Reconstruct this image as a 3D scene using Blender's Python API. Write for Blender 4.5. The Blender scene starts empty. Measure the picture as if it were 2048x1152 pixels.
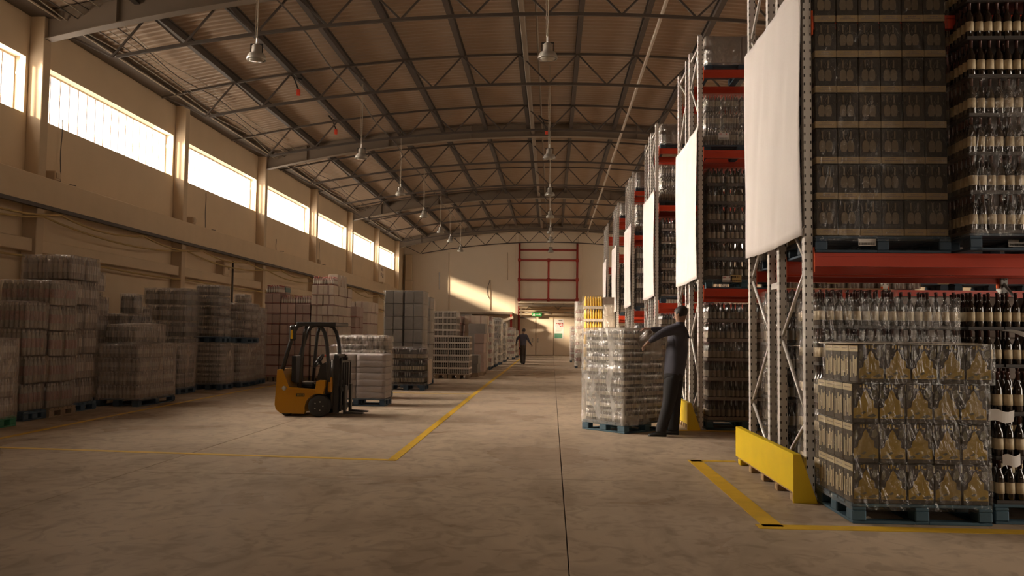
import bpy, math, random
import numpy as np
from mathutils import Vector, Matrix

# ------------------------------------------------------------------ camera, world, sun, exposure
random.seed(7); rng = np.random.RandomState(7)
scene = bpy.context.scene
COL = scene.collection
FPX, CAMH = 1750.0, 1.36
YAW, PITCH, ROLL = (0.04627876950007381, 0.056061446351603914, -0.011007527911693401)
def _rot():
    cy, sy, cp, sp, cr, sr = math.cos(YAW), math.sin(YAW), math.cos(PITCH), math.sin(PITCH), math.cos(ROLL), math.sin(ROLL)
    return (np.array([[cy,-sy,0],[sy,cy,0],[0,0,1]]) @ np.array([[1,0,0],[0,cp,-sp],[0,sp,cp]]) @ np.array([[cr,0,sr],[0,1,0],[-sr,0,cr]]))
RM = _rot()
cam_d = bpy.data.cameras.new('camera'); cam = bpy.data.objects.new('camera', cam_d); COL.objects.link(cam)
cam_d.sensor_width = 36.0; cam_d.lens = FPX/2048*36.0; cam_d.clip_start = .05; cam_d.clip_end = 300
_r, _f, _u = RM@np.array([1,0,0]), RM@np.array([0,1,0]), RM@np.array([0,0,1])
cam.matrix_world = Matrix(((_r[0],_u[0],-_f[0],0),(_r[1],_u[1],-_f[1],0),(_r[2],_u[2],-_f[2],CAMH),(0,0,0,1)))
scene.camera = cam
scene.view_settings.view_transform = 'Standard'; scene.view_settings.look = 'None'
scene.view_settings.gamma = 1.0; scene.view_settings.use_curve_mapping = False
scene.view_settings.exposure = 0.0
scene.cycles.max_bounces = 7; scene.cycles.diffuse_bounces = 4; scene.cycles.glossy_bounces = 3
scene.cycles.transmission_bounces = 3; scene.cycles.transparent_max_bounces = 14
scene.cycles.sample_clamp_indirect = 4.0
scene.cycles.use_denoising = True
W = bpy.data.worlds.new('world'); scene.world = W; W.use_nodes = True
W.node_tree.nodes['Background'].inputs[0].default_value = (1.0, .86, .70, 1)
W.node_tree.nodes['Background'].inputs[1].default_value = 1.2
sun_d = bpy.data.lights.new('sun', 'SUN'); sun = bpy.data.objects.new('sun', sun_d); COL.objects.link(sun)
SUN_DIR = Vector((.83, 1.0, -.315)).normalized()
sun.rotation_euler = SUN_DIR.to_track_quat('-Z', 'Y').to_euler()
sun_d.energy = 80.0; sun_d.color = (1.0, .80, .56); sun_d.angle = math.radians(4.2)
WINDOW_STRENGTH, PANE_CLEAR = 6.0, .35
# daylight outside each window of the sunny wall, thrown in low through the panels
for _i in range(1, 9):
    _l = bpy.data.lights.new('daylight', 'AREA'); _l.shape = 'RECTANGLE'; _l.size, _l.size_y = 7.0, 1.3
    _l.energy, _l.color, _l.spread = (5300.0, 3200.0, 2500.0, 2300.0)[min(_i-1, 3)], (1.0, .87, .73), math.radians(75)
    _o = bpy.data.objects.new('daylight', _l); COL.objects.link(_o); _o.location = (-12.15, 3.45+7.45*_i+3.9, 6.95)
    _o.rotation_euler = Vector((1.0, -.12, -.31)).to_track_quat('-Z', 'Y').to_euler()

# fill lamp in an added, unseen goods door on the right, before the racks
_l = bpy.data.lights.new('door_daylight', 'AREA'); _l.shape = 'RECTANGLE'; _l.size, _l.size_y = 4.2, 4.0
_l.energy, _l.color = 430.0, (1.0, .88, .74)
_o = bpy.data.objects.new('door_daylight', _l); COL.objects.link(_o); _o.location = (11.75, 4.6, 2.2)
_o.rotation_euler = Vector((-1.0, .05, -.03)).to_track_quat('-Z', 'Y').to_euler()
def ray(x, y): return RM@np.array([(x-1024)/FPX, 1.0, (576-y)/FPX])
CP = np.array([0, 0, CAMH])
def atz(x, y, z=0.0): r = ray(x, y); return CP + r*((z-CAMH)/r[2])
def atx(x, y, X): r = ray(x, y); return CP + r*(X/r[0])
def aty(x, y, Y): r = ray(x, y); return CP + r*(Y/r[1])

# ------------------------------------------------------------------ materials
def _nodes(name):
    m = bpy.data.materials.new(name); m.use_nodes = True
    nt = m.node_tree; b = nt.nodes['Principled BSDF']
    return m, nt, b
def N(nt, t, **kw):
    n = nt.nodes.new(t)
    for k, v in kw.items():
        if k.startswith('i_'): n.inputs[int(k[2:])].default_value = v
        else: setattr(n, k, v)
    return n
def mat(name, col, rough=.6, metal=0.0, var=.15, scale=6.0, bump=0.0, stretch=(1,1,1), rnd=.12, spec=.5, bscale=None):
    m, nt, b = _nodes(name)
    tc = N(nt, 'ShaderNodeTexCoord'); mp = N(nt, 'ShaderNodeMapping'); mp.inputs['Scale'].default_value = stretch
    nt.links.new(tc.outputs['Object'], mp.inputs[0])
    no = N(nt, 'ShaderNodeTexNoise'); no.inputs['Scale'].default_value = scale; no.inputs['Detail'].default_value = 5
    nt.links.new(mp.outputs[0], no.inputs[0])
    oi = N(nt, 'ShaderNodeObjectInfo')
    ma = N(nt, 'ShaderNodeMath', operation='MULTIPLY_ADD'); ma.inputs[1].default_value = 2*var; ma.inputs[2].default_value = 1-var
    nt.links.new(no.outputs[0], ma.inputs[0])
    mb = N(nt, 'ShaderNodeMath', operation='MULTIPLY_ADD'); mb.inputs[1].default_value = 2*rnd; mb.inputs[2].default_value = 1-rnd
    nt.links.new(oi.outputs['Random'], mb.inputs[0])
    mc = N(nt, 'ShaderNodeMath', operation='MULTIPLY'); nt.links.new(ma.outputs[0], mc.inputs[0]); nt.links.new(mb.outputs[0], mc.inputs[1])
    vm = N(nt, 'ShaderNodeVectorMath', operation='SCALE'); vm.inputs[0].default_value = col[:3]
    nt.links.new(mc.outputs[0], vm.inputs['Scale']); nt.links.new(vm.outputs[0], b.inputs['Base Color'])
    b.inputs['Roughness'].default_value = rough; b.inputs['Metallic'].default_value = metal
    b.inputs['Specular IOR Level'].default_value = spec
    if bump:
        n2 = N(nt, 'ShaderNodeTexNoise'); n2.inputs['Scale'].default_value = bscale or scale*3; n2.inputs['Detail'].default_value = 6
        nt.links.new(mp.outputs[0], n2.inputs[0])
        bp = N(nt, 'ShaderNodeBump'); bp.inputs['Strength'].default_value = bump; bp.inputs['Distance'].default_value = .02
        nt.links.new(n2.outputs[0], bp.inputs['Height']); nt.links.new(bp.outputs[0], b.inputs['Normal'])
    return m
def mat_film(name, base, streak, col, rough=.15, scale=5.0, bump=.6, edge=.25, stretch=(1,1,.35), gloss=.06):
    m, nt, b = _nodes(name)
    tc = N(nt, 'ShaderNodeTexCoord'); mp = N(nt, 'ShaderNodeMapping'); mp.inputs['Scale'].default_value = stretch
    mp.inputs['Rotation'].default_value = (.5, .3, .2)
    nt.links.new(tc.outputs['Object'], mp.inputs[0])
    no = N(nt, 'ShaderNodeTexNoise'); no.inputs['Scale'].default_value = scale; no.inputs['Detail'].default_value = 6; no.inputs['Distortion'].default_value = 1.2
    nt.links.new(mp.outputs[0], no.inputs[0])
    cr = N(nt, 'ShaderNodeMapRange'); cr.inputs[1].default_value = .48; cr.inputs[2].default_value = .72; cr.inputs[3].default_value = base; cr.inputs[4].default_value = base+streak
    nt.links.new(no.outputs[0], cr.inputs[0])
    lw = N(nt, 'ShaderNodeLayerWeight'); lw.inputs[0].default_value = .25
    ad = N(nt, 'ShaderNodeMath', operation='MULTIPLY_ADD', use_clamp=True); ad.inputs[1].default_value = edge
    nt.links.new(lw.outputs['Facing'], ad.inputs[0]); nt.links.new(cr.outputs[0], ad.inputs[2])
    tr = N(nt, 'ShaderNodeBsdfTransparent'); mx = N(nt, 'ShaderNodeMixShader'); df = N(nt, 'ShaderNodeBsdfDiffuse'); df.inputs[0].default_value = (*col, 1)
    nt.links.new(ad.outputs[0], mx.inputs[0]); nt.links.new(tr.outputs[0], mx.inputs[1]); nt.links.new(df.outputs[0], mx.inputs[2])
    n2 = N(nt, 'ShaderNodeTexNoise'); n2.inputs['Scale'].default_value = scale*2.2; n2.inputs['Detail'].default_value = 3; n2.inputs['Distortion'].default_value = 2.5
    nt.links.new(mp.outputs[0], n2.inputs[0])
    bp = N(nt, 'ShaderNodeBump'); bp.inputs['Strength'].default_value = bump; bp.inputs['Distance'].default_value = .06
    nt.links.new(n2.outputs[0], bp.inputs['Height'])
    gl = N(nt, 'ShaderNodeBsdfGlossy'); gl.inputs['Roughness'].default_value = rough; gl.inputs['Color'].default_value = (1, .97, .93, 1); nt.links.new(bp.outputs[0], gl.inputs['Normal'])
    gf = N(nt, 'ShaderNodeMath', operation='MULTIPLY_ADD', use_clamp=True); gf.inputs[1].default_value = .45; gf.inputs[2].default_value = gloss
    p2 = N(nt, 'ShaderNodeMath', operation='POWER'); p2.inputs[1].default_value = 3.0; nt.links.new(lw.outputs['Facing'], p2.inputs[0]); nt.links.new(p2.outputs[0], gf.inputs[0])
    m3 = N(nt, 'ShaderNodeMixShader'); nt.links.new(gf.outputs[0], m3.inputs[0]); nt.links.new(mx.outputs[0], m3.inputs[1]); nt.links.new(gl.outputs[0], m3.inputs[2])
    nt.links.new(m3.outputs[0], nt.nodes['Material Output'].inputs[0]); nt.nodes.remove(b)
    return m
def mat_post(name, col):
    """grey rack post with the rows of dark slots punched along both edges of each face"""
    m, nt, b = _nodes(name)
    tc = N(nt, 'ShaderNodeTexCoord'); sp = N(nt, 'ShaderNodeSeparateXYZ'); nt.links.new(tc.outputs['Object'], sp.inputs[0])
    def op(o, a, c):
        n = N(nt, 'ShaderNodeMath', operation=o)
        for i, v in ((0, a), (1, c)):
            if isinstance(v, (int, float)): n.inputs[i].default_value = v
            else: nt.links.new(v, n.inputs[i])
        return n.outputs[0]
    zz = op('LESS_THAN', op('ABSOLUTE', op('SUBTRACT', op('FRACT', op('MULTIPLY', sp.outputs[2], 1/.075), 0), .5), 0), .17)
    def edge(o, half): return op('LESS_THAN', op('ABSOLUTE', op('SUBTRACT', op('ABSOLUTE', o, 0), half), 0), .0055)
    ge = N(nt, 'ShaderNodeNewGeometry'); sn = N(nt, 'ShaderNodeSeparateXYZ'); nt.links.new(ge.outputs['Normal'], sn.inputs[0])
    onx = op('GREATER_THAN', op('ABSOLUTE', sn.outputs[0], 0), .7)
    ex = edge(sp.outputs[0], .026); ey = edge(sp.outputs[1], .034)
    e = op('ADD', op('MULTIPLY', onx, ey), op('MULTIPLY', op('SUBTRACT', 1.0, onx), ex))
    h = op('MULTIPLY', zz, e)
    mx = N(nt, 'ShaderNodeMix', data_type='RGBA'); mx.inputs[6].default_value = (*col, 1); mx.inputs[7].default_value = (.02, .015, .012, 1)
    nt.links.new(h, mx.inputs[0]); nt.links.new(mx.outputs[2], b.inputs['Base Color'])
    b.inputs['Roughness'].default_value = .45; b.inputs['Metallic'].default_value = .15
    return m
def mat_emit(name, col, strength, transparent=0.0):
    m, nt, b = _nodes(name)
    em = N(nt, 'ShaderNodeEmission'); em.inputs[0].default_value = (*col, 1); em.inputs[1].default_value = strength
    out = nt.nodes['Material Output']
    if transparent:
        tr = N(nt, 'ShaderNodeBsdfTransparent'); mx = N(nt, 'ShaderNodeMixShader'); mx.inputs[0].default_value = 1-transparent
        nt.links.new(tr.outputs[0], mx.inputs[1]); nt.links.new(em.outputs[0], mx.inputs[2]); nt.links.new(mx.outputs[0], out.inputs[0])
    else: nt.links.new(em.outputs[0], out.inputs[0])
    return m
def mat_floor():
    m, nt, b = _nodes('concrete_floor')
    ge = N(nt, 'ShaderNodeNewGeometry')
    def noise(sc, det=6, dist=0.0, stretch=None):
        n = N(nt, 'ShaderNodeTexNoise'); n.inputs['Scale'].default_value = sc; n.inputs['Detail'].default_value = det; n.inputs['Distortion'].default_value = dist
        if stretch:
            mp = N(nt, 'ShaderNodeMapping'); mp.inputs['Scale'].default_value = stretch; nt.links.new(ge.outputs['Position'], mp.inputs[0]); nt.links.new(mp.outputs[0], n.inputs[0])
        else: nt.links.new(ge.outputs['Position'], n.inputs[0])
        return n.outputs[0]
    n1, n2, n3 = noise(.55, 7, .6), noise(4.5, 8, 1.5), noise(1.6, 6, 2.0, (1, .45, 1))
    r1 = N(nt, 'ShaderNodeValToRGB'); r1.color_ramp.elements[0].position = .3; r1.color_ramp.elements[0].color = (.36, .275, .20, 1)
    r1.color_ramp.elements[1].position = .72; r1.color_ramp.elements[1].color = (.50, .395, .29, 1)
    nt.links.new(n1, r1.inputs[0])
    r2 = N(nt, 'ShaderNodeMapRange'); r2.inputs[1].default_value = .36; r2.inputs[2].default_value = .5; r2.inputs[3].default_value = .80; r2.inputs[4].default_value = 1.0
    nt.links.new(n2, r2.inputs[0])
    r3 = N(nt, 'ShaderNodeMapRange'); r3.inputs[1].default_value = .33; r3.inputs[2].default_value = .52; r3.inputs[3].default_value = .84; r3.inputs[4].default_value = 1.04
    nt.links.new(n3, r3.inputs[0])
    mu = N(nt, 'ShaderNodeMath', operation='MULTIPLY'); nt.links.new(r2.outputs[0], mu.inputs[0]); nt.links.new(r3.outputs[0], mu.inputs[1])
    vm = N(nt, 'ShaderNodeVectorMath', operation='SCALE'); nt.links.new(r1.outputs[0], vm.inputs[0]); nt.links.new(mu.outputs[0], vm.inputs['Scale'])
    nt.links.new(vm.outputs[0], b.inputs['Base Color'])
    b.inputs['Roughness'].default_value = .9; b.inputs['Specular IOR Level'].default_value = 0.0
    gl = N(nt, 'ShaderNodeBsdfGlossy'); gl.inputs['Color'].default_value = (.9, .86, .8, 1)
    rr = N(nt, 'ShaderNodeMapRange'); rr.inputs[1].default_value = .3; rr.inputs[2].default_value = .7; rr.inputs[3].default_value = .24; rr.inputs[4].default_value = .38
    nt.links.new(n1, rr.inputs[0]); nt.links.new(rr.outputs[0], gl.inputs['Roughness'])
    lw = N(nt, 'ShaderNodeLayerWeight'); lw.inputs[0].default_value = .5
    pw = N(nt, 'ShaderNodeMath', operation='POWER'); pw.inputs[1].default_value = 6.0; nt.links.new(lw.outputs['Facing'], pw.inputs[0])
    fa = N(nt, 'ShaderNodeMath', operation='MULTIPLY_ADD'); fa.inputs[1].default_value = .14; fa.inputs[2].default_value = .03; nt.links.new(pw.outputs[0], fa.inputs[0])
    mx = N(nt, 'ShaderNodeMixShader'); nt.links.new(fa.outputs[0], mx.inputs[0]); nt.links.new(b.outputs[0], mx.inputs[1]); nt.links.new(gl.outputs[0], mx.inputs[2])
    nt.links.new(mx.outputs[0], nt.nodes['Material Output'].inputs[0])
    bp = N(nt, 'ShaderNodeBump'); bp.inputs['Strength'].default_value = .06; bp.inputs['Distance'].default_value = .02
    nt.links.new(n2, bp.inputs['Height']); nt.links.new(bp.outputs[0], b.inputs['Normal'])
    return m

M = {}
M['floor'] = mat_floor()
M['joint'] = mat('floor_joint', (.05, .04, .033), .9)
M['wall'] = mat('plaster', (.70, .55, .375), .85, var=.07, scale=1.2, bump=.08, rnd=0, bscale=14)
M['column'] = mat('concrete_column', (.56, .43, .29), .8, var=.10, scale=2.5, bump=.06, rnd=.04)
M['ledge'] = mat('beam_concrete', (.64, .50, .34), .85, var=.08, scale=2.0, rnd=0)
M['backwall'] = mat('back_plaster', (.82, .69, .53), .85, var=.05, scale=1.0, rnd=0)
M['roof'] = mat('roof_sheet', (.41, .305, .22), .42, var=.10, scale=1.0, rnd=0)
M['steel'] = mat('painted_steel', (.075, .056, .042), .55, var=.12, scale=3, rnd=.08)
M['purlin'] = mat('dark_purlin', (.06, .044, .033), .6, var=.15, scale=3, rnd=.08)
M['arch'] = mat('arch_steel', (.21, .16, .115), .55, var=.1, scale=2, rnd=.03)
M['pane'] = mat_emit('window_panel', (1.0, .88, .74), WINDOW_STRENGTH, PANE_CLEAR)
M['addedpane'] = mat_emit('added_window_panel', (1.0, .86, .70), WINDOW_STRENGTH*.7, .10)  # glow of the added, unseen windows in the right wall
M['seam'] = mat('window_seam', (.6, .5, .44), .5)
M['wframe'] = mat('window_reveal', (.75, .66, .54), .7, var=.05)
M['yellowline'] = mat('yellow_floor_paint', (.66, .40, .020), .55, var=.28, scale=5, rnd=.05)
M['yellow'] = mat('yellow_guard_paint', (.86, .60, .012), .38, var=.10, scale=4, rnd=.02)
M['wood'] = mat('raw_wood', (.42, .27, .13), .8, var=.3, scale=8, stretch=(1,1,4))
M['oldwood'] = mat('old_wood', (.23, .16, .10), .85, var=.3, scale=8)
M['blue'] = mat('blue_pallet_paint', (.040, .085, .115), .7, var=.35, scale=7)
M['bluedark'] = mat('dark_blue_pallet', (.035, .060, .090), .75, var=.3, scale=7)
M['green'] = mat('green_pallet_paint', (.03, .15, .07), .7, var=.3)
M['post'] = mat_post('rack_post', (.64, .60, .55))
M['galv'] = mat('galvanised', (.50, .47, .42), .4, .35, var=.1)
M['brace'] = mat('rack_brace', (.62, .58, .53), .4, .2, var=.08)
M['red'] = mat('red_beam', (.50, .040, .010), .42, var=.12, scale=3, rnd=.05)
M['orange'] = mat('orange_connector', (.72, .10, .012), .42, var=.12)
M['redpipe'] = mat('red_pipe', (.36, .035, .020), .5, var=.1)
M['white'] = mat('white_paper', (.78, .74, .70), .7, var=.04)
M['paper'] = mat('label_paper', (.62, .52, .38), .7, var=.12, scale=20)
M['paper2'] = mat('yellow_card', (.55, .40, .16), .7, var=.12, scale=20)
M['black'] = mat('black_print', (.015, .013, .012), .6)
M['redink'] = mat('red_print', (.55, .03, .025), .6)
M['greenink'] = mat('green_print', (.12, .34, .22), .6)
M['petlabel'] = mat('pet_label', (.27, .21, .17), .5)
M['frontfill'] = mat_emit('front_fill_panel', (1.0, .86, .70), WINDOW_STRENGTH*.7)  # fill glow for the added windows behind the camera
M['canvas'] = mat('white_canvas', (.70, .64, .60), .75, var=.07, scale=3, bump=.35, rnd=.03, bscale=5, stretch=(1,1,.35))
M['glass'] = mat('dark_bottle_glass', (.016, .009, .006), .06, var=.1, rnd=.3, spec=.8)
M['clearbottle'] = mat('brown_glass_far', (.040, .028, .020), .14, var=.2, spec=.7)
M['greyglass'] = mat('grey_glass_far', (.12, .105, .09), .16, var=.2, spec=.7)
M['cap'] = mat('bottle_foil', (.07, .03, .025), .25, .3)
M['capred'] = mat('red_cap', (.30, .035, .025), .4)
M['capwhite'] = mat('pale_cap', (.50, .45, .38), .4)
M['label'] = mat('cream_label', (.52, .42, .27), .65, var=.12, scale=25)
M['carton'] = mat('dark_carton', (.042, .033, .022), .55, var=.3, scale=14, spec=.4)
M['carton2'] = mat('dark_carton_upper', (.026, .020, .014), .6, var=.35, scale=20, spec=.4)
M['cream'] = mat('cream_strip', (.52, .42, .24), .6, var=.12, scale=15)
M['ochre'] = mat('ochre_print', (.25, .16, .014), .55, var=.2, scale=10)
M['olive'] = mat('olive_print', (.10, .085, .040), .55, var=.2, scale=10)
M['greycarton'] = mat('grey_carton', (.21, .185, .165), .55, var=.18, scale=10)
M['palecarton'] = mat('pale_carton', (.52, .42, .33), .65, var=.15, scale=8)
M['browncarton'] = mat('brown_carton', (.19, .145, .115), .6, var=.2, scale=8)
M['pinkcarton'] = mat('pale_pink_carton', (.34, .235, .195), .6, var=.2, scale=8)
M['maroon'] = mat('maroon_carton', (.17, .07, .055), .6, var=.2)
M['teal'] = mat('teal_band', (.06, .12, .12), .5)
M['brick'] = mat('red_band', (.17, .055, .04), .5)
M['darkcrate'] = mat('dark_crate', (.045, .036, .030), .55)
M['whitetray'] = mat('white_tray', (.50, .43, .36), .55, var=.1)
M['sack'] = mat('grey_sack', (.36, .31, .29), .6, var=.12, scale=5, bump=.5, bscale=9, stretch=(1,1,2.5))
M['gold'] = mat('yellow_bottle', (.72, .42, .015), .3, var=.25, scale=12)
M['wine'] = mat('wine_bottle', (.20, .035, .05), .35, var=.2)
M['pet'] = mat('pet_bottle', (.20, .155, .125), .25, var=.2)
M['filmc'] = mat_film('clear_film', .006, .15, (.50, .43, .36), .15, 5.0, .9, edge=.12, gloss=.036)
M['filmm'] = mat_film('milky_film', .10, .46, (.50, .40, .32), .20, 4.0, 1.0, edge=.2, gloss=.10)
M['filmw'] = mat_film('glare_film', .22, .50, (.66, .62, .56), .17, 3.5, .9, stretch=(1,1,.45), gloss=.12)  # white milkiness in the colour stands in for glare on the film
M['filmt'] = mat_film('thin_film', .006, .06, (.55, .48, .40), .14, 5.0, .6, edge=.10, gloss=.025)
M['dimlabel'] = mat('dim_label', (.23, .185, .13), .6, var=.12, scale=20)
M['shadedprint'] = mat('shaded_print', (.13, .095, .055), .6, var=.15, scale=15)  # print darkened in its colour to give the upper load its shade
M['shadedstrip'] = mat('shaded_strip', (.29, .205, .10), .6, var=.15, scale=15)  # cream strip darkened too, shade put into the colour
M['forkyellow'] = mat('forklift_yellow', (.40, .18, .003), .35, var=.14, scale=4)
M['blacksteel'] = mat('black_steel', (.018, .015, .013), .45)
M['rubber'] = mat('tyre_rubber', (.022, .019, .017), .8, var=.2)
M['hub'] = mat('wheel_hub', (.10, .085, .07), .5)
M['seat'] = mat('seat_vinyl', (.02, .018, .016), .35)
M['skin'] = mat('skin', (.30, .17, .11), .5)
M['sweater'] = mat('dark_sweater', (.045, .043, .055), .9, var=.15)
M['trousers'] = mat('black_trousers', (.012, .011, .012), .85)
M['blueshirt'] = mat('blue_work_shirt', (.085, .085, .115), .85)
M['browntrouser'] = mat('brown_trousers', (.06, .045, .035), .85)
M['hair'] = mat('dark_hair', (.018, .011, .008), .6)
M['shoe'] = mat('black_shoe', (.012, .011, .01), .5)
M['lampgrey'] = mat('lamp_grey', (.36, .33, .28), .4, .2)
M['lampglass'] = mat('lamp_glass', (.30, .27, .22), .12, var=.05)
M['cable'] = mat('pale_cable', (.40, .34, .26), .6)
M['cabledark'] = mat('dark_cable', (.07, .055, .045), .6)
M['yellowpipe'] = mat('yellow_pipe', (.42, .29, .10), .5, var=.1)
M['pipe'] = mat('pale_pipe', (.42, .35, .27), .45)
M['exit'] = mat('exit_green', (.02, .32, .07), .4, var=.05)
M['door'] = mat('door_panel', (.82, .68, .52), .6, var=.04, rnd=.02)
M['redflag'] = mat('red_tag', (.75, .06, .02), .5)

# ------------------------------------------------------------------ geometry helpers
class G:
    def __init__(s): s.v = []; s.f = []; s.m = []
    def add(s, vs, fs, mi=0):
        o = len(s.v); s.v += [tuple(map(float, p)) for p in vs]
        for k, f in enumerate(fs):
            s.f.append([o+i for i in f]); s.m.append(mi[k] if isinstance(mi, (list, tuple)) else mi)
        return s
    def box(s, a, b, mi=0):
        x0, y0, z0 = a; x1, y1, z1 = b
        return s.add([(x0,y0,z0),(x1,y0,z0),(x1,y1,z0),(x0,y1,z0),(x0,y0,z1),(x1,y0,z1),(x1,y1,z1),(x0,y1,z1)],
                     [(0,3,2,1),(4,5,6,7),(0,1,5,4),(1,2,6,5),(2,3,7,6),(3,0,4,7)], mi)
    def cbox(s, a, b, c=.01, mi=0):
        """box with all edges chamfered"""
        a, b = np.array(a, float), np.array(b, float); c = min(c, .45*min(b-a))
        vs = []; idx = {}
        for sx in (0,1):
            for sy in (0,1):
                for sz in (0,1):
                    p = np.array([a[0] if sx==0 else b[0], a[1] if sy==0 else b[1], a[2] if sz==0 else b[2]])
                    d = np.array([1 if q==0 else -1 for q in (sx,sy,sz)])*c
                    for ax in range(3):
                        q = p+d; q[ax] = p[ax]; idx[(sx,sy,sz,ax)] = len(vs); vs.append(q)
        fs = []
        for ax in range(3):
            o = [i for i in range(3) if i != ax]
            for sd in (0,1):
                ring = []
                for (u, w) in ((0,0),(1,0),(1,1),(0,1)):
                    k = [0,0,0]; k[ax] = sd; k[o[0]] = u; k[o[1]] = w; ring.append(idx[(*k, ax)])
                fs.append(ring)
        for ax in range(3):
            o = [i for i in range(3) if i != ax]
            for u in (0,1):
                for w in (0,1):
                    k0 = [0,0,0]; k1 = [0,0,0]; k0[o[0]] = k1[o[0]] = u; k0[o[1]] = k1[o[1]] = w; k0[ax] = 0; k1[ax] = 1
                    fs.append([idx[(*k0,o[0])], idx[(*k1,o[0])], idx[(*k1,o[1])], idx[(*k0,o[1])]])
        for sx in (0,1):
            for sy in (0,1):
                for sz in (0,1): fs.append([idx[(sx,sy,sz,i)] for i in range(3)])
        cen = (a+b)/2
        out = []
        for f in fs:
            P = [np.array(vs[i]) for i in f]; n = np.cross(P[1]-P[0], P[2]-P[0])
            out.append(f if n@(P[0]-cen) > 0 else f[::-1])
        return s.add(vs, out, mi)
    def bar(s, p, q, w, h, mi=0, up=(0,0,1)):
        p, q = Vector(p), Vector(q); d = (q-p).normalized(); u = Vector(up)
        if abs(d.dot(u)) > .98: u = Vector((1,0,0))
        r = d.cross(u).normalized()*(w/2); t = r.cross(d).normalized()*(h/2)
        vs = [p-r-t, p+r-t, p+r+t, p-r+t, q-r-t, q+r-t, q+r+t, q-r+t]
        return s.add(vs, [(0,1,2,3),(7,6,5,4),(0,4,5,1),(1,5,6,2),(2,6,7,3),(3,7,4,0)], mi)
    def tube(s, pts, r, n=8, mi=0, caps=True):
        pts = [Vector(p) for p in pts]; rr = r if isinstance(r, (list, tuple)) else [r]*len(pts)
        o = len(s.v); ref = None
        for i, p in enumerate(pts):
            d = (pts[min(i+1, len(pts)-1)]-pts[max(i-1, 0)]).normalized()
            if ref is None:
                ref = Vector((0,0,1)) if abs(d.z) < .9 else Vector((1,0,0))
            x = d.cross(ref).normalized(); y = d.cross(x).normalized(); ref = -y if False else ref
            for k in range(n):
                a = 2*math.pi*k/n; s.v.append(tuple(p + x*(rr[i]*math.cos(a)) + y*(rr[i]*math.sin(a))))
        for i in range(len(pts)-1):
            for k in range(n):
                a, b = o+i*n+k, o+i*n+(k+1)%n; s.f.append([a, b, b+n, a+n]); s.m.append(mi)
        if caps:
            s.f.append([o+k for k in range(n)][::-1]); s.m.append(mi)
            e = o+(len(pts)-1)*n; s.f.append([e+k for k in range(n)]); s.m.append(mi)
        return s
    def lathe(s, prof, n=10, c=(0,0,0), mi=0, axis='z', ang0=0.0):
        """prof: list of (r, t); mi: one index or one per band"""
        o = len(s.v)
        for (r, t) in prof:
            for k in range(n):
                a = ang0+2*math.pi*k/n; x, y = r*math.cos(a), r*math.sin(a)
                p = (x, y, t) if axis == 'z' else ((t, x, y) if axis == 'x' else (y, t, x))
                s.v.append((c[0]+p[0], c[1]+p[1], c[2]+p[2]))
        for i in range(len(prof)-1):
            for k in range(n):
                a, b = o+i*n+k, o+i*n+(k+1)%n
                s.f.append([a, b, b+n, a+n]); s.m.append(mi[i] if isinstance(mi, (list, tuple)) else mi)
        if prof[-1][0] > 1e-4:
            e = o+(len(prof)-1)*n; s.f.append([e+k for k in range(n)]); s.m.append(mi[-1] if isinstance(mi, (list, tuple)) else mi)
        if prof[0][0] > 1e-4:
            s.f.append([o+k for k in range(n)][::-1]); s.m.append(mi[0] if isinstance(mi, (list, tuple)) else mi)
        return s
    def prism(s, poly, t0, t1, axis='y', mi=0):
        """polygon in the plane across axis, extruded from t0 to t1 (axis y: poly is (x,z); axis x: (y,z); axis z: (x,y))"""
        def P(p, t): return (p[0], t, p[1]) if axis == 'y' else ((t, p[0], p[1]) if axis == 'x' else (p[0], p[1], t))
        n = len(poly); vs = [P(p, t0) for p in poly]+[P(p, t1) for p in poly]
        fs = [list(range(n)), list(range(2*n-1, n-1, -1))]+[[i, i+n, (i+1)%n+n, (i+1)%n] for i in range(n)]
        return s.add(vs, fs, mi)
    def grid(s, fn, nu, nv, mi=0):
        o = len(s.v)
        for j in range(nv+1):
            for i in range(nu+1): s.v.append(tuple(map(float, fn(i/nu, j/nv))))
        for j in range(nv):
            for i in range(nu):
                a = o+j*(nu+1)+i; s.f.append([a, a+1, a+nu+2, a+nu+1]); s.m.append(mi)
        return s
    def mesh(s, name, mats, smooth=False):
        me = bpy.data.meshes.new(name); me.from_pydata(s.v, [], s.f)
        for m in mats: me.materials.append(M[m] if isinstance(m, str) else m)
        if len(mats) > 1: me.polygons.foreach_set('material_index', s.m)
        if smooth: me.polygons.foreach_set('use_smooth', [True]*len(me.polygons))
        me.update(); return me
def obj(name, g, mats=None, parent=None, loc=None, rot=None, smooth=False, kind=None):
    me = g if isinstance(g, bpy.types.Mesh) else g.mesh(name, mats if isinstance(mats, (list, tuple)) else [mats], smooth)
    o = bpy.data.objects.new(name, me); COL.objects.link(o)
    if loc is not None: o.location = loc
    if rot is not None: o.rotation_euler = rot if isinstance(rot, (tuple, list)) else (0, 0, rot)
    if parent is not None: o.parent = parent
    if kind: o['kind'] = kind
    return o
def tag(o, label, cat, group=None, kind=None):
    o['label'] = label; o['category'] = cat
    if group: o['group'] = group
    if kind: o['kind'] = kind
    return o
def thing(name, label, cat, loc=(0,0,0), rotz=0.0, group=None):
    o = bpy.data.objects.new(name, None); COL.objects.link(o); o.empty_display_size = .2
    o.location = loc; o.rotation_euler = (0, 0, rotz); return tag(o, label, cat, group)
def struct(name, g, mats, parent=None, loc=None, smooth=False):
    o = obj(name, g, mats, parent, loc, smooth=smooth)
    if parent is None: o['kind'] = 'structure'
    return o
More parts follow.
